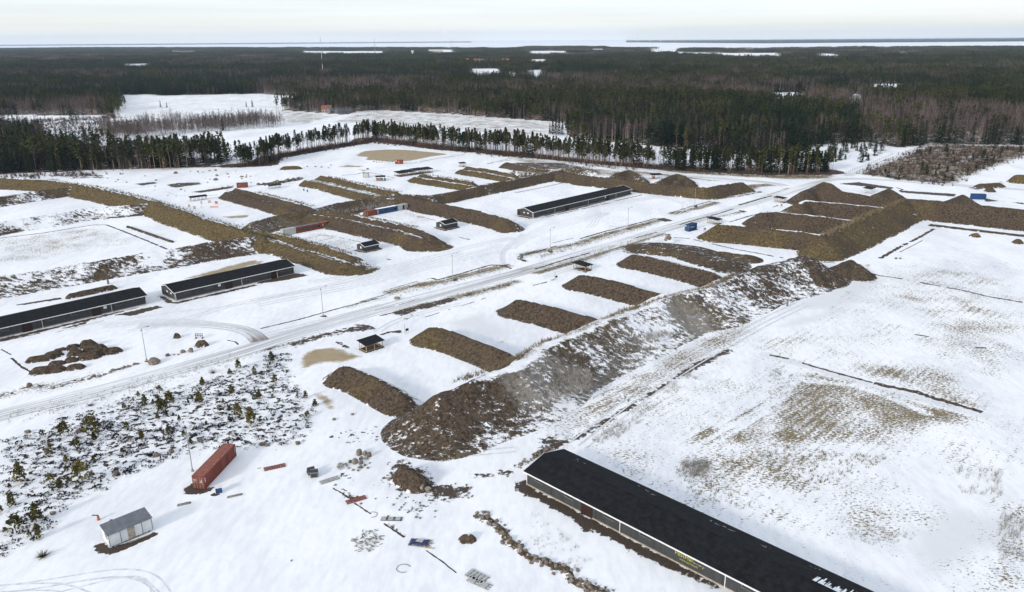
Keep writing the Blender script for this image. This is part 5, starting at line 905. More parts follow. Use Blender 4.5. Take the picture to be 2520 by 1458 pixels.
m = MB(); m.cone((0,0,-.1),(0,0,2.2),.28,.26,10); o = tag(m.build('drain_pipe', M['frame']), 'upright grey pipe stub at the foot of the dark soil heap', 'pipe'); o.location = P(*T1(3,2,200,80))
m = MB(); m.cone((0,0,-.1),(0,0,1.6),.35,.33,10); o = tag(m.build('drain_pipe', M['frame']), 'short grey pipe stub behind the leftmost dark hall', 'pipe'); o.location = P(*T1(0,1,1060,1190))
# small things
def cabinet():
    o = empty('generator_box', P(530.5,1217), .35, 'small white-topped box with a blue front beside the red container', 'box'); m = MB(); m.box(0,1.15,0,.9,.05,1.2); m.build('body', M['hutwall'], o); m = MB(); m.box(.08,1.2,-.04,-.003,.1,1.1); m.build('front_panel', M['dkblue'], o); m = MB(); m.box(-.06,1.22,-.1,.96,1.203,1.28); m.build('lid', M['white'], o)
cabinet()
def pallet(label, px, ang, L, Wd, m_, tilt=0, name='pallet', cat='pallet', slats=7, group=None, top=None):
    L *= .88; Wd *= .85; o = empty(name, P(*px), math.radians(ang), label, cat, group); f = MB(); f.beam((0,0,.08),(L,0,.08),.1,.12); f.beam((0,Wd,.08),(L,Wd,.08),.1,.12); f.beam((0,Wd/2,.08),(L,Wd/2,.08),.1,.12); f.build('frame', m_, o)
    s = MB(); [s.box(k*L/slats+.03, (k+.72)*L/slats, -.05, Wd+.05, .142, .18) for k in range(slats)]; s.build('slats', top or m_, o); o.rotation_euler.x = tilt; return o
pallet('flat red slatted frame lying on snow right of the red container', T1(1,3,70,275), 25, 4.6, 1.4, M['redwood'], slats=9); pallet('grey slatted panel lying in the snow beside the two dark boxes', T1(1,3,625,405), 33, 4.2, 1.3, M['greywood'], top=M['plank'], slats=10)
pallet('red boat-shaped slatted frame in the middle of the debris line', T1(1,3,880,600), 30, 4.2, 1.3, M['redwood'], slats=10); pallet('stack of pale boards beside a rusty sheet in the debris line', T1(1,3,1205,755), -3, 4.2, 1.0, M['black'], top=M['plank'], slats=3)
pallet('pale metal grid panel lowest in the debris line', T1(1,3,2030,1290), -38, 4.0, 2.0, M['frame'], top=M['plank'], slats=5); pallet('second pale panel lying under the lowest metal grid', T1(1,3,2045,1345), -33, 4.6, 1.3, M['greywood'], top=M['plank'], slats=2)
pallet('weathered log bundle left of the red container, nearer the hut', T1(0,3,1735,620), 25, 2.6, .6, M['greywood'], name='log_bundle', cat='logs', slats=2); pallet('weathered log bundle right of the blue-fronted box', T1(0,3,2225,540), 25, 3.0, .5, M['greywood'], name='log_bundle', cat='logs', slats=2)
for px, rz, rx, tx in (((525,290),.5,.5,'dark tilted crate with diamond outline on red rubble'),((560,320),.2,.12,'dark upright crate next to the tilted one on red rubble')):
    o = empty('crate', P(*T1(1,3,*px)), rz, tx, 'crate', 'two dark crates on red rubble'); o.rotation_euler.x = rx; m = MB(); m.box(-.7,.7,-.6,.6,-.3,1.1); m.build('body', M['crate'], o); m = MB(); [m.beam((x,-.61,-.2),(x,-.61,1.13),.1) for x in (-.68,.68)]; m.beam((-.7,-.61,1.12),(.7,-.61,1.12),.1); m.beam((-.7,.6,1.12),(.7,.6,1.12),.1); m.build('edge_frame', M['steel'], o)
def heapmesh(name, n, rx, ry, h, m_, seed):
    r = np.random.default_rng(seed); b = MB()
    for k in range(n):
        a = r.random()*6.28; q = math.sqrt(r.random()); x, y = math.cos(a)*q*rx, math.sin(a)*q*ry; d = r.normal(size=3)*[1, 1, .35]; d /= np.linalg.norm(d); l = r.uniform(.3, 1.1); z = .05+h*(1-q)*r.random(); b.beam((x-d[0]*l/2, y-d[1]*l/2, max(.03, z-d[2]*l/2)), (x+d[0]*l/2, y+d[1]*l/2, max(.03, z+d[2]*l/2)), r.uniform(.05, .14))
    return b.mesh(name, m_)
o = link('scrap_heap', heapmesh('scrap_heap', 60, 2.6, 3.2, .3, M['greywood'], 3), None, P(*T1(1,3,1085,955))); tag(o, 'scattered heap of broken grey wood and hose in the snow', 'scrap heap')
o = link('scrap_heap', heapmesh('scrap_heap', 22, .9, 1.2, 1.6, M['greywood'], 5), None, P(*T1(1,3,830,225))); tag(o, 'upright tangle of grey poles left of the boulder pile', 'scrap heap')
o = empty('tarpaulin_stack', P(*T1(1,3,1480,1000)), math.radians(-8), 'heap of boards under a crumpled blue tarpaulin', 'stack'); o.scale = (.9, .9, .5); m = MB(); [m.box(random.uniform(-.2,.3),random.uniform(3.2,4.1),q*.24,q*.24+.2,0,.28+.1*random.random()) for q in range(8)]; m.build('boards', M['greywood'], o)
g = MB(); V = [(i*.36-.05, j_*.42-.1, .36+.22*random.random()-(.25 if i in (0, 10) or j_ in (0, 5) else 0)) for i in range(11) for j_ in range(6)]; g.add(V, [(i*6+j_, (i+1)*6+j_, (i+1)*6+j_+1, i*6+j_+1) for i in range(10) for j_ in range(5)]); g.build('tarpaulin', M['tarp'], o)
m = MB(); m.add([(1.0,.9,.62),(2.3,.7,.6),(2.5,1.7,.64),(1.3,1.8,.66)], [(0,1,2,3)]); m.build('sheet', M['plank'], o); m = MB(); [m.beam((-.3+random.random(),random.uniform(-.3,2),.1+.3*random.random()),(4+random.random(),random.uniform(-.6,1.2),.15),.07) for k in range(6)]; m.build('lath', M['wood'], o)
def hose(label, px, R_, n, ang0, ang1, dz=.05):
    b = MB(); p = P(*px); q = [(p[0]+R_*math.cos(a)*(1+.15*random.random()), p[1]+R_*math.sin(a), dz) for a in np.linspace(ang0, ang1, n)]; [b.beam(q[k], q[k+1], .045) for k in range(n-1)]; return tag(b.build('hose', M['black']), label, 'hose')
hose('thin black hose ring half sunk in open snow', T1(1,3,1430,1225), 1.0, 18, .4, 5.3); hose('black hose coil lying over the scrap wood', T1(1,3,1085,915), .9, 18, 2.0, 6.2, .25); hose('black hose loop beside the pale boards', T1(1,3,1125,700), .8, 14, -1.6, 2.2)
o = empty('red_pump', P(*T1(0,3,965,750)), .4, 'small red pump with a black arm behind the site hut', 'pump'); MB().cone((0,0,-.05),(0,0,.9),.28,.16,8).build('body', M['orange'], o); MB().beam((0,0,.9),(-.9,.3,1.0),.12).build('arm', M['black'], o)
m = MB(); m.box(-.3,.3,-.25,.25,0,.25); o = tag(m.build('black_box', M['black']), 'small black box on snow just behind the site hut', 'box'); o.location = P(*T1(0,3,1092,765))
o = empty('rusty_barrier', P(*T1(0,2,1950,398)), 0, 'low dark barrier frame on two feet left of the road bend', 'barrier'); m = MB(); [m.beam((x,0,.35),(x,0,1.4),.09) for x in (-.95,-.3,.35,.95)]; m.beam((-1.1,0,1.35),(1.1,0,1.35),.12); m.beam((-1.1,0,.8),(1.1,0,.8),.12); m.build('frame', M['black'], o)
for x in (-.9, .9): m = MB(); m.box(x-.15, x+.15, -.35, .35, -.05, .3); m.build('foot', M['redwood'], o)
TG = 'orange target frames on the snow'
for (a, b), w, h, mm_, tx in (((1852,462-20),.9,1.5,'pink','leftmost faded target frame at the snow edge'),((1905,460),1.0,1.5,'pink','second faded target frame standing at the snow edge'),((1972,410),.7,1.5,'pink','narrow pinkish target in front of the shooting stand'),((2052,400),1.3,1.4,'pink','pale pink target board near the terraced berm'),((2118,410),1.4,1.5,'orange','bright orange target board against the terraced berm foot'),((2095,446),3.6,.8,'pink','long low orange target frame with three bays')):
    o = empty('range_target', P(*T1(0,1,a,b)), random.uniform(-.2, .2), tx, 'target', TG); m = MB(); [m.beam((x,0,-.05),(x,0,h),.07) for x in (-w/2, w/2)]; m.beam((-w/2,0,h),(w/2,0,h),.07); m.build('frame', M['redwood'], o); m = MB(); m.box(-w/2+.04, w/2-.04, -.02, .02, .25, h-.05); m.build('mesh_panel', M[mm_], o)
o = empty('target_stand', P(*T1(0,1,1972,448)), 0, 'empty white A-shaped target stand on the snow', 'target'); m = MB(); m.beam((-.6,0,0),(0,0,1.3),.06); m.beam((.6,0,0),(0,0,1.3),.06); m.beam((-.35,.3,0),(0,.3,1.2),.06); m.build('frame', M['greywood'], o)
for px, tx in (((457,291),'left one of two dark standing targets on the snow range'),((491,301),'right one of two dark standing targets on the snow range')):
    o = empty('standing_target', P(*T1(1,1,*px)), 0, tx, 'target', 'two standing targets'); MB().beam((0,0,0),(0,0,.7),.1).build('leg', M['redwood'], o); m = MB(); m.box(-.32,.32,-.04,.04,.7,1.9); m.build('board', M['dkblue'], o)
for px, c_, tx, w in (((1360,163),'orange','orange box inside the open shelter behind the far hall',1.8),((1180,181),'orange','orange box under the two-bay shelter roof',1.9),((1215,180),'frame','dark covered machine under the two-bay shelter roof',1.8),((1250,182),'frame','grey wheelbarrow-sized machine beside the two-bay shelter',1.2)):
    cc = 2 if px[1] < 170 else 1; o = empty('storage_box', P(*T1(cc,1,*px)), .2, tx, 'box'); m = MB(); m.box(-w/2,w/2,0,1.2,.1,1.25); m.build('body', M[c_], o); m = MB(); m.box(-w/2-.05,w/2+.05,-.05,1.25,1.253,1.36); m.build('lid', M['black'], o)
o = empty('metal_gate', P(*T1(3,1,490,910)), math.radians(-33), 'thin grey metal barrier gate at the foot of the broad brown berm', 'gate'); m = MB(); [m.beam((0,0,z),(5.6,0,z),.07) for z in (.5,1.2)]; [m.beam((x,0,.0),(x,0,1.25),.08) for x in (0,1.9,3.8,5.6)]; m.build('rail', M['steel'], o)
o = empty('snow_fence', P(*T1(3,0,760,1448)), 0, 'sparse wire fence along the snowy track by the saplings', 'fence'); a = G(T(3,0,(760,1448),(860,1400),(980,1360),(1120,1300),(1240,1250))); a0 = P(*T1(3,0,760,1448))[:2]
L = np.r_[0, np.cumsum(np.hypot(*np.diff(a, axis=0).T))]; pp = [(np.interp(t, L, a[:, 0])-a0[0], np.interp(t, L, a[:, 1])-a0[1]) for t in np.arange(0, L[-1], 4.5)]
for p in pp: MB().beam((p[0], p[1], -.1), (p[0], p[1], 1.5), .14).build('post', M['greywood'], o)
m = MB(); [m.beam((*pp[k], z), (*pp[k+1], z), .03) for k in range(len(pp)-1) for z in (.7, 1.3)]; m.build('wire', M['steel'], o)
# ------------------------------------------------------------------ boulders
def rockmesh(seed, sub=2):
    import bmesh
    b = bmesh.new(); bmesh.ops.create_icosphere(b, subdivisions=sub, radius=1); r = np.random.default_rng(seed); ns = r.normal(size=(7, 3)); ns /= np.linalg.norm(ns, axis=1)[:, None]; ds = r.uniform(.55, .9, 7)
    for v in b.verts:
        p = np.array(v.co); p = p/np.linalg.norm(p)
        for n, d in zip(ns, ds):
            k = p@n
            if k > d: p = p-n*(k-d)*.9
        v.co = Vector(p*(1+.06*r.normal()))
    me = bpy.data.meshes.new('boulder'); b.to_mesh(me); b.free(); me.materials.append(M['rock']); return me
BS = .68
RM_ = [rockmesh(s) for s in range(9)]
def boulder(px, s, label, group=None, flat=.75, name='boulder', world=False, big=False):
    s *= 1 if big else BS; p = P(*px) if not world else np.array([*px, 0.0]); o = link(name, random.choice(RM_), None, (p[0], p[1], p[2]+s*flat*.35)); o.scale = (s*random.uniform(.85, 1.2), s*random.uniform(.75, 1.0), s*flat*random.uniform(.85, 1.15)); o.rotation_euler = (random.uniform(-.2, .2), random.uniform(-.2, .2), random.random()*6.28); return tag(o, label, name, group)
boulder(T1(0,2,1510,640), 1.75, 'biggest dark grey boulder at the foot of a light pole', flat=.7, big=True); boulder(T1(0,2,285,870), 1.15, 'pointed brown boulder standing alone on the left', flat=1.1); boulder(T1(0,2,522,885), .85, 'low round boulder left of a smaller twin by the road'); boulder(T1(0,2,606,868), .65, 'smaller round boulder of a pair by the road')
boulder(T1(0,2,1790,535), 1.25, 'pale grey boulder next to the tall pale one by the barrier'); boulder(T1(0,2,1870,530), 1.15, 'tall pale boulder leaning on another by the barrier', flat=1.35); boulder(T1(0,2,1640,570), 1.0, 'low pale boulder at the left of the boulder group'); boulder(T1(0,2,1745,558), .5, 'small stone between the two pale boulders'); boulder(T1(0,2,1705,560), .45, 'smallest stone of the pale boulder group')
t = np.linspace(0, 1, 17)
for k, q in enumerate(t): boulder((OX[0]+(870+470*q+random.uniform(-12, 12))/3.976, OY[2]+(795-145*q+random.uniform(-8, 8))/3.976), random.uniform(.45, 1.0), 'boulder in the long line of stones before the dumped soil heaps', 'line of boulders by the road')
boulder(T1(1,1,1370,1335), 1.7, 'solitary brown-grey boulder in the verge beside the road', flat=.6)
for a, b, s, fl, tx in ((1000,110,1.15,1.2,'tall rounded boulder at the top of the boulder pile'),(1055,110,.8,1.1,'greyish boulder second in the top row of the pile'),(1095,125,.85,1.3,'pointed boulder at the right end of the top row of the pile'),(955,195,1.2,1.0,'big tan boulder in the middle of the pile'),(1015,200,.8,.9,'squarish boulder right of the big tan one'),(1010,240,1.0,.5,'flat grey slab at the bottom of the boulder pile'),(1015,150,.8,.6,'reddish flat boulder between the two rows of the pile'),(1065,155,.7,.7,'reddish boulder right of the flat one in the pile'),(910,185,.7,.7,'dark boulder at the left of the pile'),(1055,215,.5,.8,'small brown boulder at the right edge of the pile'),(1080,245,.45,.9,'small round stone at the lower right of the pile'),(895,245,.6,.5,'flat red-brown stone at the lower left of the pile'),(935,265,.5,.7,'small red-brown stone below the pile'),(985,270,.5,.6,'pale small stone below the flat slab'),(1100,195,.4,.7,'reddish stone lying right of the pile')):
    boulder(T1(1,3,a,b), s, tx, 'boulders heaped in a pile', fl)
boulder(T1(1,3,1610,455), 1.05, 'tall pale pointed boulder at the foot of the stony mound', flat=1.4); boulder(T1(1,3,1670,465), 1.1, 'pale blocky boulder beside the pointed one at the mound', flat=1.0); boulder(T1(1,3,1290,355), .8, 'greenish-grey slab at the left foot of the stony mound', flat=.5)
for k in range(38):
    a = random.random(); boulder((OX[1]+(1290+a*480+random.uniform(-40, 60))/3.976, OY[3]+(340+a*170+random.uniform(-45, 55))/3.976), random.uniform(.15, .42), 'small brown stone scattered round the foot of the stony mound', 'stones round the stony mound', name='stone')
for k in range(22): boulder((OX[1]+random.uniform(1880, 2110)/3.976, OY[3]+random.uniform(390, 540)/3.976), random.uniform(.15, .42), 'small stone in the rubble right of the stony mound', 'stones right of the mound', name='stone')
for k in range(26): boulder((OX[1]+random.uniform(1260, 1780)/3.976, OY[3]+random.uniform(510, 740)/3.976), random.uniform(.15, .4), 'small stone scattered on the snow below the stony mound', 'stones below the mound', name='stone')
RW = T(1,3,(2150,715),(2240,730),(2310,790),(2390,850),(2440,930),(2518,1000)) + T(2,3,(90,1080),(200,1150),(300,1150),(400,1210),(500,1230),(540,1320),(640,1380),(740,1410),(880,1470))
rw = G(RW); L = np.r_[0, np.cumsum(np.hypot(*np.diff(rw, axis=0).T))]
rub = berm('rubble ridge of brown soil and stones leading towards the bottom edge', rw, .3, [(0,.3),(.35,.22),(.8,.02),(1.0,-.2)], None, (.3,.3,.3), .5, 0, .25, .75, 'rubble_row', 'rubble', ground=True, patch=.1)
for k in range(120):
    t = random.random()*L[-1]; x, y = np.interp(t, L, rw[:, 0])+random.gauss(0, .75), np.interp(t, L, rw[:, 1])+random.gauss(0, .75); o = boulder((x, y), random.uniform(.22, .72), 'brown stone in the rubble ridge near the bottom edge', 'stones of the rubble ridge', world=True, name='stone'); o.location.z += random.uniform(0, .45)*max(0, 1-math.hypot(x-np.interp(t, L, rw[:, 0]), y-np.interp(t, L, rw[:, 1])))
for k in range(40):
    q = random.random(); boulder((1900/1.5+(30+q*330+random.gauss(0, 18))/3.976, OY[3]+(230-q*190+random.gauss(0, 14))/3.976), random.uniform(.2, .65), 'stone in the ditch rubble behind the longest dark hall', 'stones in the ditch by the hall', name='stone')
for a, b, s in ((1385,455,.8),(395,140-500+500,.0),): pass
for c, r, a, b, s, tx in ((1,2,50,1440,1.1,'pale boulder at the heath edge above the red frame'),(1,2,100,1450,.8,'reddish stone beside a pale boulder at the heath edge'),(1,2,395,1430,1.0,'pale round boulder at the lower tip of the heath'),(1,2,145,1190,.7,'boulder half hidden in the heath near a young pine'),(1,2,750,1195,.7,'brown stone on the snow beside the embankment end'),(1,2,930,1145,.6,'flat reddish stone on the snow left of the embankment'),(1,2,290,553,.55,'brown stone left of the yellowed ice'),(0,3,1535,120,1.1,'large tan boulder in the heath left of the red container'),(0,3,1680,85,1.0,'dark boulder in the heath beside the tan one'),(0,3,1130,310,1.2,'snow-topped boulder at the lower edge of the heath'),(0,2,1960,1405,.95,'angular grey boulder in the heath above the container'),(0,2,2030,1400,.6,'small pinkish boulder next to the angular grey one'),(0,2,2230,1380,.7,'grey boulder near the right part of the heath'),(0,2,270,1320,1.1,'long tan boulder at the upper left of the heath'),(0,2,785,1310,1.3,'dark green-grey boulder under the tallest heath pine'),(0,3,520,690,.9,'brown boulder near two young pines low in the heath'),
        (2,1,1500,798,1.8,'pale boulder on top of the rough short berm'),(2,1,1475,815,1.2,'pale stone below the top boulder of the rough berm'),(3,1,1265,945,.9,'dark boulder left of a twin on the right-hand snow field'),(3,1,1305,945,.8,'dark boulder right of a twin on the right-hand snow field'),(1,3,1330,605,.4,'round reddish stone in the snow below the debris line'),(1,3,1555,725,.45,'brown stone in the snow farthest below the mound'),(1,3,1155,545,.3,'tiny dark stone beside the red boat-shaped frame'),(1,3,335,1150,.25,'tiny dark stone alone on the open snow')):
    boulder(T1(c,r,a,b), s, tx)
o = bpy.data.objects
for nm in ('pale boulder on top of the rough short berm', 'pale stone below the top boulder of the rough berm'):
    for q in COL.objects:
        if q.get('label') == nm: q.location.z += 2.2
for (x0, x1, y0, y1), n, tx in (((1050,2500,85,330),46,'boulder on the wide stony snow field at the forest'),):
    for k in range(n): boulder((OX[0]+random.uniform(x0, x1)/3.976, OY[1]+random.uniform(y0, y1)*1/3.976), random.uniform(.45, 1.1), tx, 'boulders on the stony snow field')
for a, b, s, tx in ((1720,110,2.2,'widest flat boulder on the stony snow field'),(2110,175,2.0,'dark square boulder in the middle of the stony field'),(2120,133,1.7,'low brown boulder beside the square one, stony field'),(2365,145,1.5,'brown boulder at the right of the stony field'),(2410,148,1.2,'grey boulder second from the right of the stony field'),(2450,140,1.0,'dark boulder farthest right on the stony field'),(2228,118,1.1,'pale upright block on the stony field'),(1525,178,1.2,'upright grey stone at the left of the stony field'),(2110,82,1.3,'rounded boulder by the forest gap'),(2050,86,1.1,'flat boulder left of the rounded one by the forest gap')): boulder(T1(0,1,a,b), s, tx)
for k in range(30):
    q = random.random(); boulder((OX[1]+q*440/3.976, OY[1]+(218-q*55+random.gauss(0, 6))/3.976), random.uniform(.7, 1.6), 'stone in the dark rubble line above the slim stand', 'stones of the dark rubble line', name='stone')
for px, s in (((488,1367),.9),((570,1370),1.1),((628,1375),1.0),((697,1382),.9),((720,1355),.9),((1080,1395),1.3)): boulder(T1(1,0,*px), s, 'boulder in the line on the snow before the frozen pond', 'boulders before the frozen pond')
for k in range(9): boulder((OX[1]+(1140+k*26)/3.976, OY[0]+(1322+random.uniform(-4, 6))/3.976), random.uniform(.5, 1.0), 'dark stone in the row left of the pond container', 'stones beside the pond container', name='stone')
# ------------------------------------------------------------------ heath, young pines, grass
cl = Cloud(); n = 1650; a, b = HEATHW.min(0), HEATHW.max(0)
xy = np.stack([rng.uniform(a[0], b[0], n*2), rng.uniform(a[1], b[1], n*2)], 1); xy = xy[inpoly(xy[:, 0], xy[:, 1], HEATHW) & (vnoise(xy[:, 0], xy[:, 1], 9, 2)+.5*rng.random(len(xy)) > .5)][:n]
for (x, y) in xy:
    k = rng.integers(9, 20); r = .17+.62*rng.random()**1.9; ang = rng.random(k)*6.28; q = r*np.sqrt(rng.random(k)); cl.quads(np.stack([x+np.cos(ang)*q*1.3, y+np.sin(ang)*q, .05+.28*(1-q/r)+.12*rng.random(k)], 1), r*.33, r*.2, .3)
tag(link('heather', cl.mesh('heather', M['heath'])), 'dark heather clumps poking through thin snow', 'heather', kind='stuff')
YL = 'young pine in the snowy heath between road and red container'
for a_, b_, s in ((910,1340,1.9),(630,1350,1.6),(1950,1030,1.5),(1660,1020,1.3),(1600,1110,1.4),(2460,1240,1.7),(1420,1060,1.2),(2330,1170,1.5)): plant('young_pine', 'young_pine', *P(*T1(0,2,a_,b_))[:2], s, YL, 'young pines in the heath')
for a_, b_, s in ((810,380,1.8),(200,380,1.7),(360,770,1.5),(160,870,1.4),(595,440,1.1),(380,930,1.2),(490,400,.9)): plant('young_pine', 'young_pine', *P(*T1(0,3,a_,b_))[:2], s, YL, 'young pines in the heath')
for p in inside(HEATHW, 75, 1.8): plant('young_pine', 'young_pine', *p, random.uniform(.3, .5+.7*random.random()), YL, 'young pines in the heath')
def shrub(label, px, r, h, n=60, m_='brush', group=None):
    c = Cloud(); a_ = rng.normal(0, .12, (n, 3))*[1, 1, 0]; d = rng.normal(0, 1, (n, 3)); d[:, 2] = np.abs(d[:, 2])+.3; d /= np.linalg.norm(d, axis=1)[:, None]; c.sticks(a_, a_+d*[r, r, h]*(.6+.5*rng.random((n, 1))), .03)
    o = link('shrub', c.mesh('shrub', M[m_]), None, P(*px)); return tag(o, label, 'shrub', group)
shrub('round purple-brown shrub by the road above the heath', T1(0,2,2085,735), 1.8, 1.5); shrub('wispy dark shrub left of the round one by the road', T1(0,2,1535,880), 1.4, 1.0); shrub('broad dark shrub in the heath below the round one', T1(0,2,2150,955), 2.0, 1.1); shrub('thin reedy shrub low in the verge on the left', T1(0,2,890,1055), 1.4, .8)
shrub('low purple shrub left of the yellowed ice, upper', T1(1,2,160,575), 1.7, .9); shrub('low purple shrub left of the brown berm foot, lower', T1(1,2,130,880), 1.7, .9); shrub('dark shrub beside the heath left of the lower purple one', T1(1,2,25,745), 1.6, 1.0); shrub('round green-brown bush alone on snow below the heath', T1(0,3,420,1110), 1.6, 1.2, 140, 'ypine')
def tufts(name, label, m_, areas):
    c = Cloud()
    for kind_, pts, n, hh, w, z0, sp in areas:
        p = G(pts, z0)
        if kind_ == 'line':
            L = np.r_[0, np.cumsum(np.hypot(*np.diff(p, axis=0).T))]; t = rng.random(n)*L[-1]; xy = np.stack([np.interp(t, L, p[:, 0]), np.interp(t, L, p[:, 1])], 1)+rng.normal(0, sp, (n, 2))
        else:
            a, b = p.min(0), p.max(0); xy = np.stack([rng.uniform(a[0], b[0], n), rng.uniform(a[1], b[1], n)], 1); xy = xy[inpoly(xy[:, 0], xy[:, 1], p)]
            if sp: xy = xy[vnoise(xy[:, 0], xy[:, 1], sp, 6)+.3*rng.random(len(xy)) > .62]
        k = 5; q = np.repeat(xy, k, 0); q = q+rng.normal(0, .16, q.shape); a3 = np.c_[q, np.full(len(q), z0-.1)]; d = rng.normal(0, .28, (len(q), 3)); d[:, 2] = 1; c.sticks(a3, a3+d*hh*(.5+.8*rng.random((len(q), 1))), w)
    return tag(link(name, c.mesh(name, M[m_])), label, 'grass', kind='stuff')
tufts('dry_grass', 'tan dry grass along berm crests and in the meadow', 'straw', [('line', T(1,2,(1930,825),(2200,730),(2518,600)) + T(2,2,(300,425),(600,345),(1000,150),(1500,-10)) + T(2,1,(1880,1225),(2150,1100)), 1100, .7, .045, 7.3, .6), ('line', T(2,2,(0,625),(300,490),(700,340),(1100,170)), 500, .7, .05, 7.0, 1.0),
    ('line', T(3,1,(560,712),(800,602),(1100,462),(1350,362)), 450, .7, .06, 7.2, 1.0), ('poly', T(3,2,(20,700),(900,830),(1500,1010),(1900,1150),(1350,1400),(0,1458)), 1600, .35, .05, 0, 0), ('poly', T(2,3,(1400,100),(2518,60),(2518,700),(1800,560)), 500, .5, .05, 0, 9), ('poly', T(3,3,(0,0),(1200,150),(560,440),(0,560)), 700, .5, .06, 0, 8),
    ('line', T(0,1,(480,168),(1000,250),(1500,368),(2000,540),(2518,690)), 700, .6, .07, 4.9, 1.2), ('line', T(1,1,(200,690),(770,845),(930,900)), 250, .6, .06, 4.3, .6), ('line', T(1,1,(860,490),(1560,635)), 250, .6, .06, 4.7, .6), ('line', T(1,1,(0,290),(550,430)), 200, .6, .07, 4.7, .8), ('line', T(1,1,(700,140),(1380,290)), 300, .6, .07, 4.9, 1), ('line', T(1,1,(1600,112),(2110,190)), 150, .6, .07, 4, 1)])
tufts('grey_weeds', 'grey withered weeds standing out of the snow', 'greytuft', [('poly', T(2,2,(1000,1240),(1400,930),(1700,720),(1820,800),(1500,1000),(1250,1200),(900,1458),(750,1400)), 2600, .8, .035, 0, 7), ('poly', T(1,1,(700,470),(1000,420),(1400,340),(1440,380),(1250,440),(800,500)), 700, 1.3, .05, 1.2, 0), ('poly', T(2,2,(100,560),(700,620),(800,860),(400,1040),(0,850)), 2200, .7, .04, 3.6, 6),
    ('poly', T(2,2,(1200,160),(1600,200),(1650,330),(1300,420),(1150,300)), 1400, .7, .04, 3.4, 6), ('poly', T(2,3,(0,480),(600,1000),(900,1300),(700,1300),(300,1150),(0,900)), 220, .6, .03, 0, 8), ('poly', T(2,3,(1550,180),(1900,180),(1900,350),(1600,330)), 260, 1.0, .035, 0, 6), ('poly', T(3,3,(1850,250),(2300,250),(2300,520),(1800,500)), 260, 1.0, .035, 0, 7), ('poly', T(3,3,(2280,720),(2518,720),(2518,1150),(2250,1150)), 300, 1.1, .035, 0, 7), ('poly', T(3,3,(700,720),(1450,900),(1300,1060),(800,950)), 160, .6, .03, 0, 7),
    ('line', T(1,1,(1320,1290),(1800,1190),(2400,1040)), 260, .5, .04, 0, 1.5), ('line', T(2,1,(240,930),(700,800),(1400,590)), 420, .6, .04, 0, 1.0), ('line', T(2,1,(260,1060),(800,900),(1400,700)), 420, .6, .05, 0, 1.6), ('line', T(0,2,(0,1150),(600,1080),(1300,880),(2300,590)), 260, .5, .04, 0, 2)])
# ------------------------------------------------------------------ far things
def mast(label, px_base, dist_px_top, D, h, red=True, w=1.2):
    """D: distance along the ground"""
    x = (px_base-1260)/F*D; o = empty('radio_mast', (x, D, 0), 0, label, 'mast'); n = 8
    for k in range(n): m = MB(); m.cone((0,0,h*k/n-.2*(k == 0)), (0,0,h*(k+1)/n), w*(1-.06*k), w*(1-.06*(k+1)), 6); m.build('section', M['white'] if k % 2 == 0 and red else (M['redwood'] if red else M['steel']), o)
    return o
mast('tall red and white radio mast rising from the forest', 816.5, 0, 1700, 86, True, .5); mast('slim grey mast at the horizon right of the radio mast', 942.5, 0, 5200, 95, False, 1.3); mast('slim mast in front of the frozen lake near the smoke', 1121.5, 0, 4300, 84, False, 1.0)
o = empty('water_tower', ((1031-1260)/F*4000, 4000, 0), 0, 'pale water tower standing above the far forest', 'tower'); MB().cone((0,0,-.2),(0,0,22),4,4,12).build('shaft', M['hutwall'], o); m = MB(); m.cone((0,0,22),(0,0,25),4.2,7,14); m.cone((0,0,25),(0,0,31),7,7,14); m.build('tank', M['white'], o)
for k, (px, tx) in enumerate(((1557.5,'wind turbine farthest left above the far shore'),(1588,'second wind turbine from the left above the far shore'),(1611.5,'third wind turbine from the left above the far shore'),(1646,'wind turbine farthest right above the far shore'))):
    D = 13500; o = empty('wind_turbine', ((px-1260)/F*D, D, 0), 0, tx, 'wind turbine', 'wind turbines above the far shore'); MB().cone((0,0,-1),(0,0,92),2.6,1.6,8).build('tower', M['hutwall'], o); m = MB(); m.box(-1.8,1.8,-4,4,91,95); m.build('nacelle', M['hutwall'], o)
    for q in range(3): a_ = q*2.094+k*.5; m = MB(); m.cone((0,-5,93),(45*math.sin(a_),-5,93+45*math.cos(a_)),1.6,.5,6); m.build('blade', M['hutwall'], o)
def house(label, px, py, L, Wd, eave, ridge, wall, roof, ang=10, z=0):
    p = P(px, py); o = empty('house', p, math.radians(ang), label, 'house'); w = MB(); w.add([(0,0,0),(L,0,0),(L,Wd,0),(0,Wd,0),(0,0,eave),(L,0,eave),(L,Wd,eave),(0,Wd,eave),(0,Wd/2,ridge),(L,Wd/2,ridge)], [(0,1,5,4),(2,3,7,6),(1,2,6,9,5),(3,0,4,8,7)]); w.build('wall', wall, o)
    r = MB(); q = .4; r.add([(-q,-q,eave-.05),(L+q,-q,eave-.05),(L+q,Wd/2,ridge+.15),(-q,Wd/2,ridge+.15),(L+q,Wd+q,eave-.05),(-q,Wd+q,eave-.05)], [(0,1,2,3),(3,2,4,5)]); ro = r.build('roof', roof, o); m = MB(); m.box(L*.4,L*.4+.8,Wd*.5-.4,Wd*.5+.4,ridge,ridge+1.3); m.build('chimney', M['redwood'], ro)
    for k in range(int(L/3)): m = MB(); m.box(1+k*3,2.2+k*3,-.06,-.004,1.1,2.3); m.build('window', M['glass'], o)
house('farmhouse with pink-red roof at the spruce wedge', 792, 278.5, 16, 9, 4, 8, M['concrete'], M['redtop']); house('grey farm shed right of the red-roofed farmhouse', 813, 280.5, 12, 9, 3.5, 7, M['frame'], M['hutroof'], 40); house('second grey farm shed, rightmost of the farm group', 829, 281, 18, 9, 3.5, 6.5, M['frame'], M['hutroof'], 30)
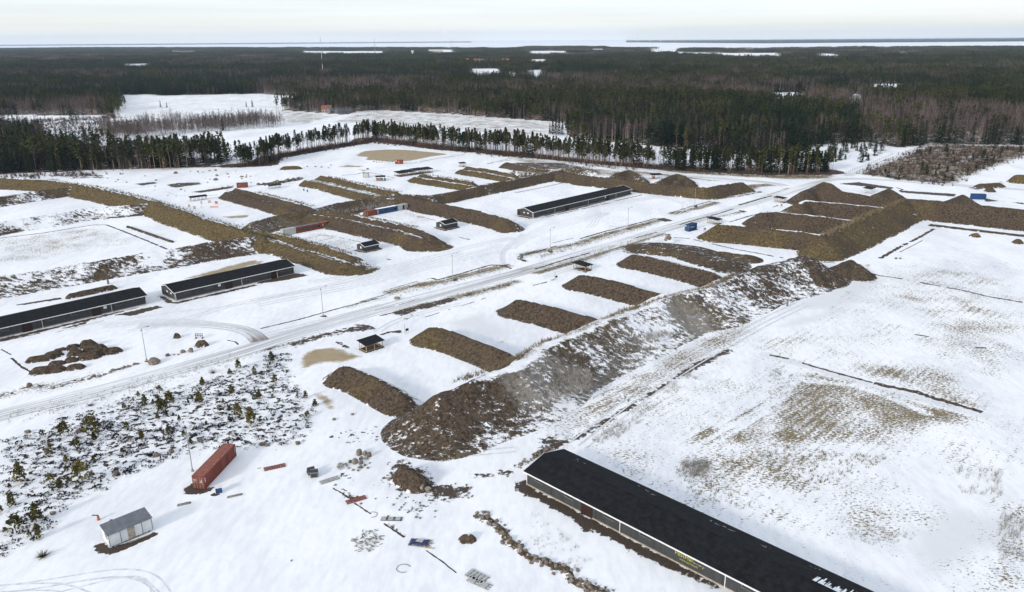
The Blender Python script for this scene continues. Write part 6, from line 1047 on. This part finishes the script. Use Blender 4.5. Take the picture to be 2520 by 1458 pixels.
for px, dd_, L, wl, rf, tx in ((1165,2450,22,'concrete','redtop','long house with red roof in the far village'),(1180,2400,14,'hutwall','hutroof','white house beside the long red-roofed village house'),(1146,2500,12,'rust','redtop','small rust-coloured house at the left of the far village'),(1236,2420,26,'rust','redtop','red village building at the right edge of the far village'),(1310,2300,40,'hutwall','hutwall','long pale hall on the far snow field'),(1055,4600,90,'concrete','hutwall','wide pale greenhouse-like hall near the lake'),(1460,4700,60,'hutwall','hutroof','pale building on the far fields before the lake'),(1835,4300,50,'concrete','hutroof','low pale far building right of the lake shore')):
    y = CAMH*F/dd_+98-(px-1260)*.0075; house(tx, px, y, L, 14, 14 if dd_ < 4000 else 17, 19 if dd_ < 4000 else 22, M[wl], M[rf], 5)
def smoke(label, px, D, h, w, lean):
    import bmesh
    m, nt, b = mat('smoke'); nt.nodes.remove(b); v = NN(nt, 'ShaderNodeVolumePrincipled'); v.inputs['Color'].default_value = (.95, .95, .97, 1); v.inputs['Density'].default_value = .006; nt.links.new(v.outputs[0], nt.nodes['Material Output'].inputs['Volume'])
    bb = bmesh.new()
    for k in range(7):
        t = k/6; mtx = Matrix.Translation((lean*t+random.uniform(-.3, .3)*w, 0, 20+h*t)) @ Matrix.Diagonal((w*(.4+t), w*(.4+t), w*(.6+.8*t), 1)); bmesh.ops.create_icosphere(bb, subdivisions=2, radius=1, matrix=mtx)
    me = bpy.data.meshes.new('smoke_plume'); bb.to_mesh(me); bb.free(); me.materials.append(m); o = link('smoke_plume', me, None, ((px-1260)/F*D, D, 0)); return tag(o, label, 'smoke', kind='stuff')
smoke('small white steam plume at the horizon left of centre', 1116, 11000, 170, 22, -40); smoke('grey smoke plume rising at the far right horizon', 2486, 16000, 330, 45, -50)
# ------------------------------------------------------------------ haze
def haze(dens):
    m, nt, b = mat('haze'); nt.nodes.remove(b); v = NN(nt, 'ShaderNodeVolumePrincipled'); v.inputs['Color'].default_value = (.66, .80, 1.0, 1); v.inputs['Density'].default_value = dens; v.inputs['Anisotropy'].default_value = .2
    nt.links.new(v.outputs[0], nt.nodes['Material Output'].inputs['Volume']); b = MB(); b.box(-40000, 40000, -2000, 45000, -1.5, 420); tag(b.build('haze', m), 'pale air haze over the whole landscape', 'haze', kind='stuff')
haze(2.7e-5)
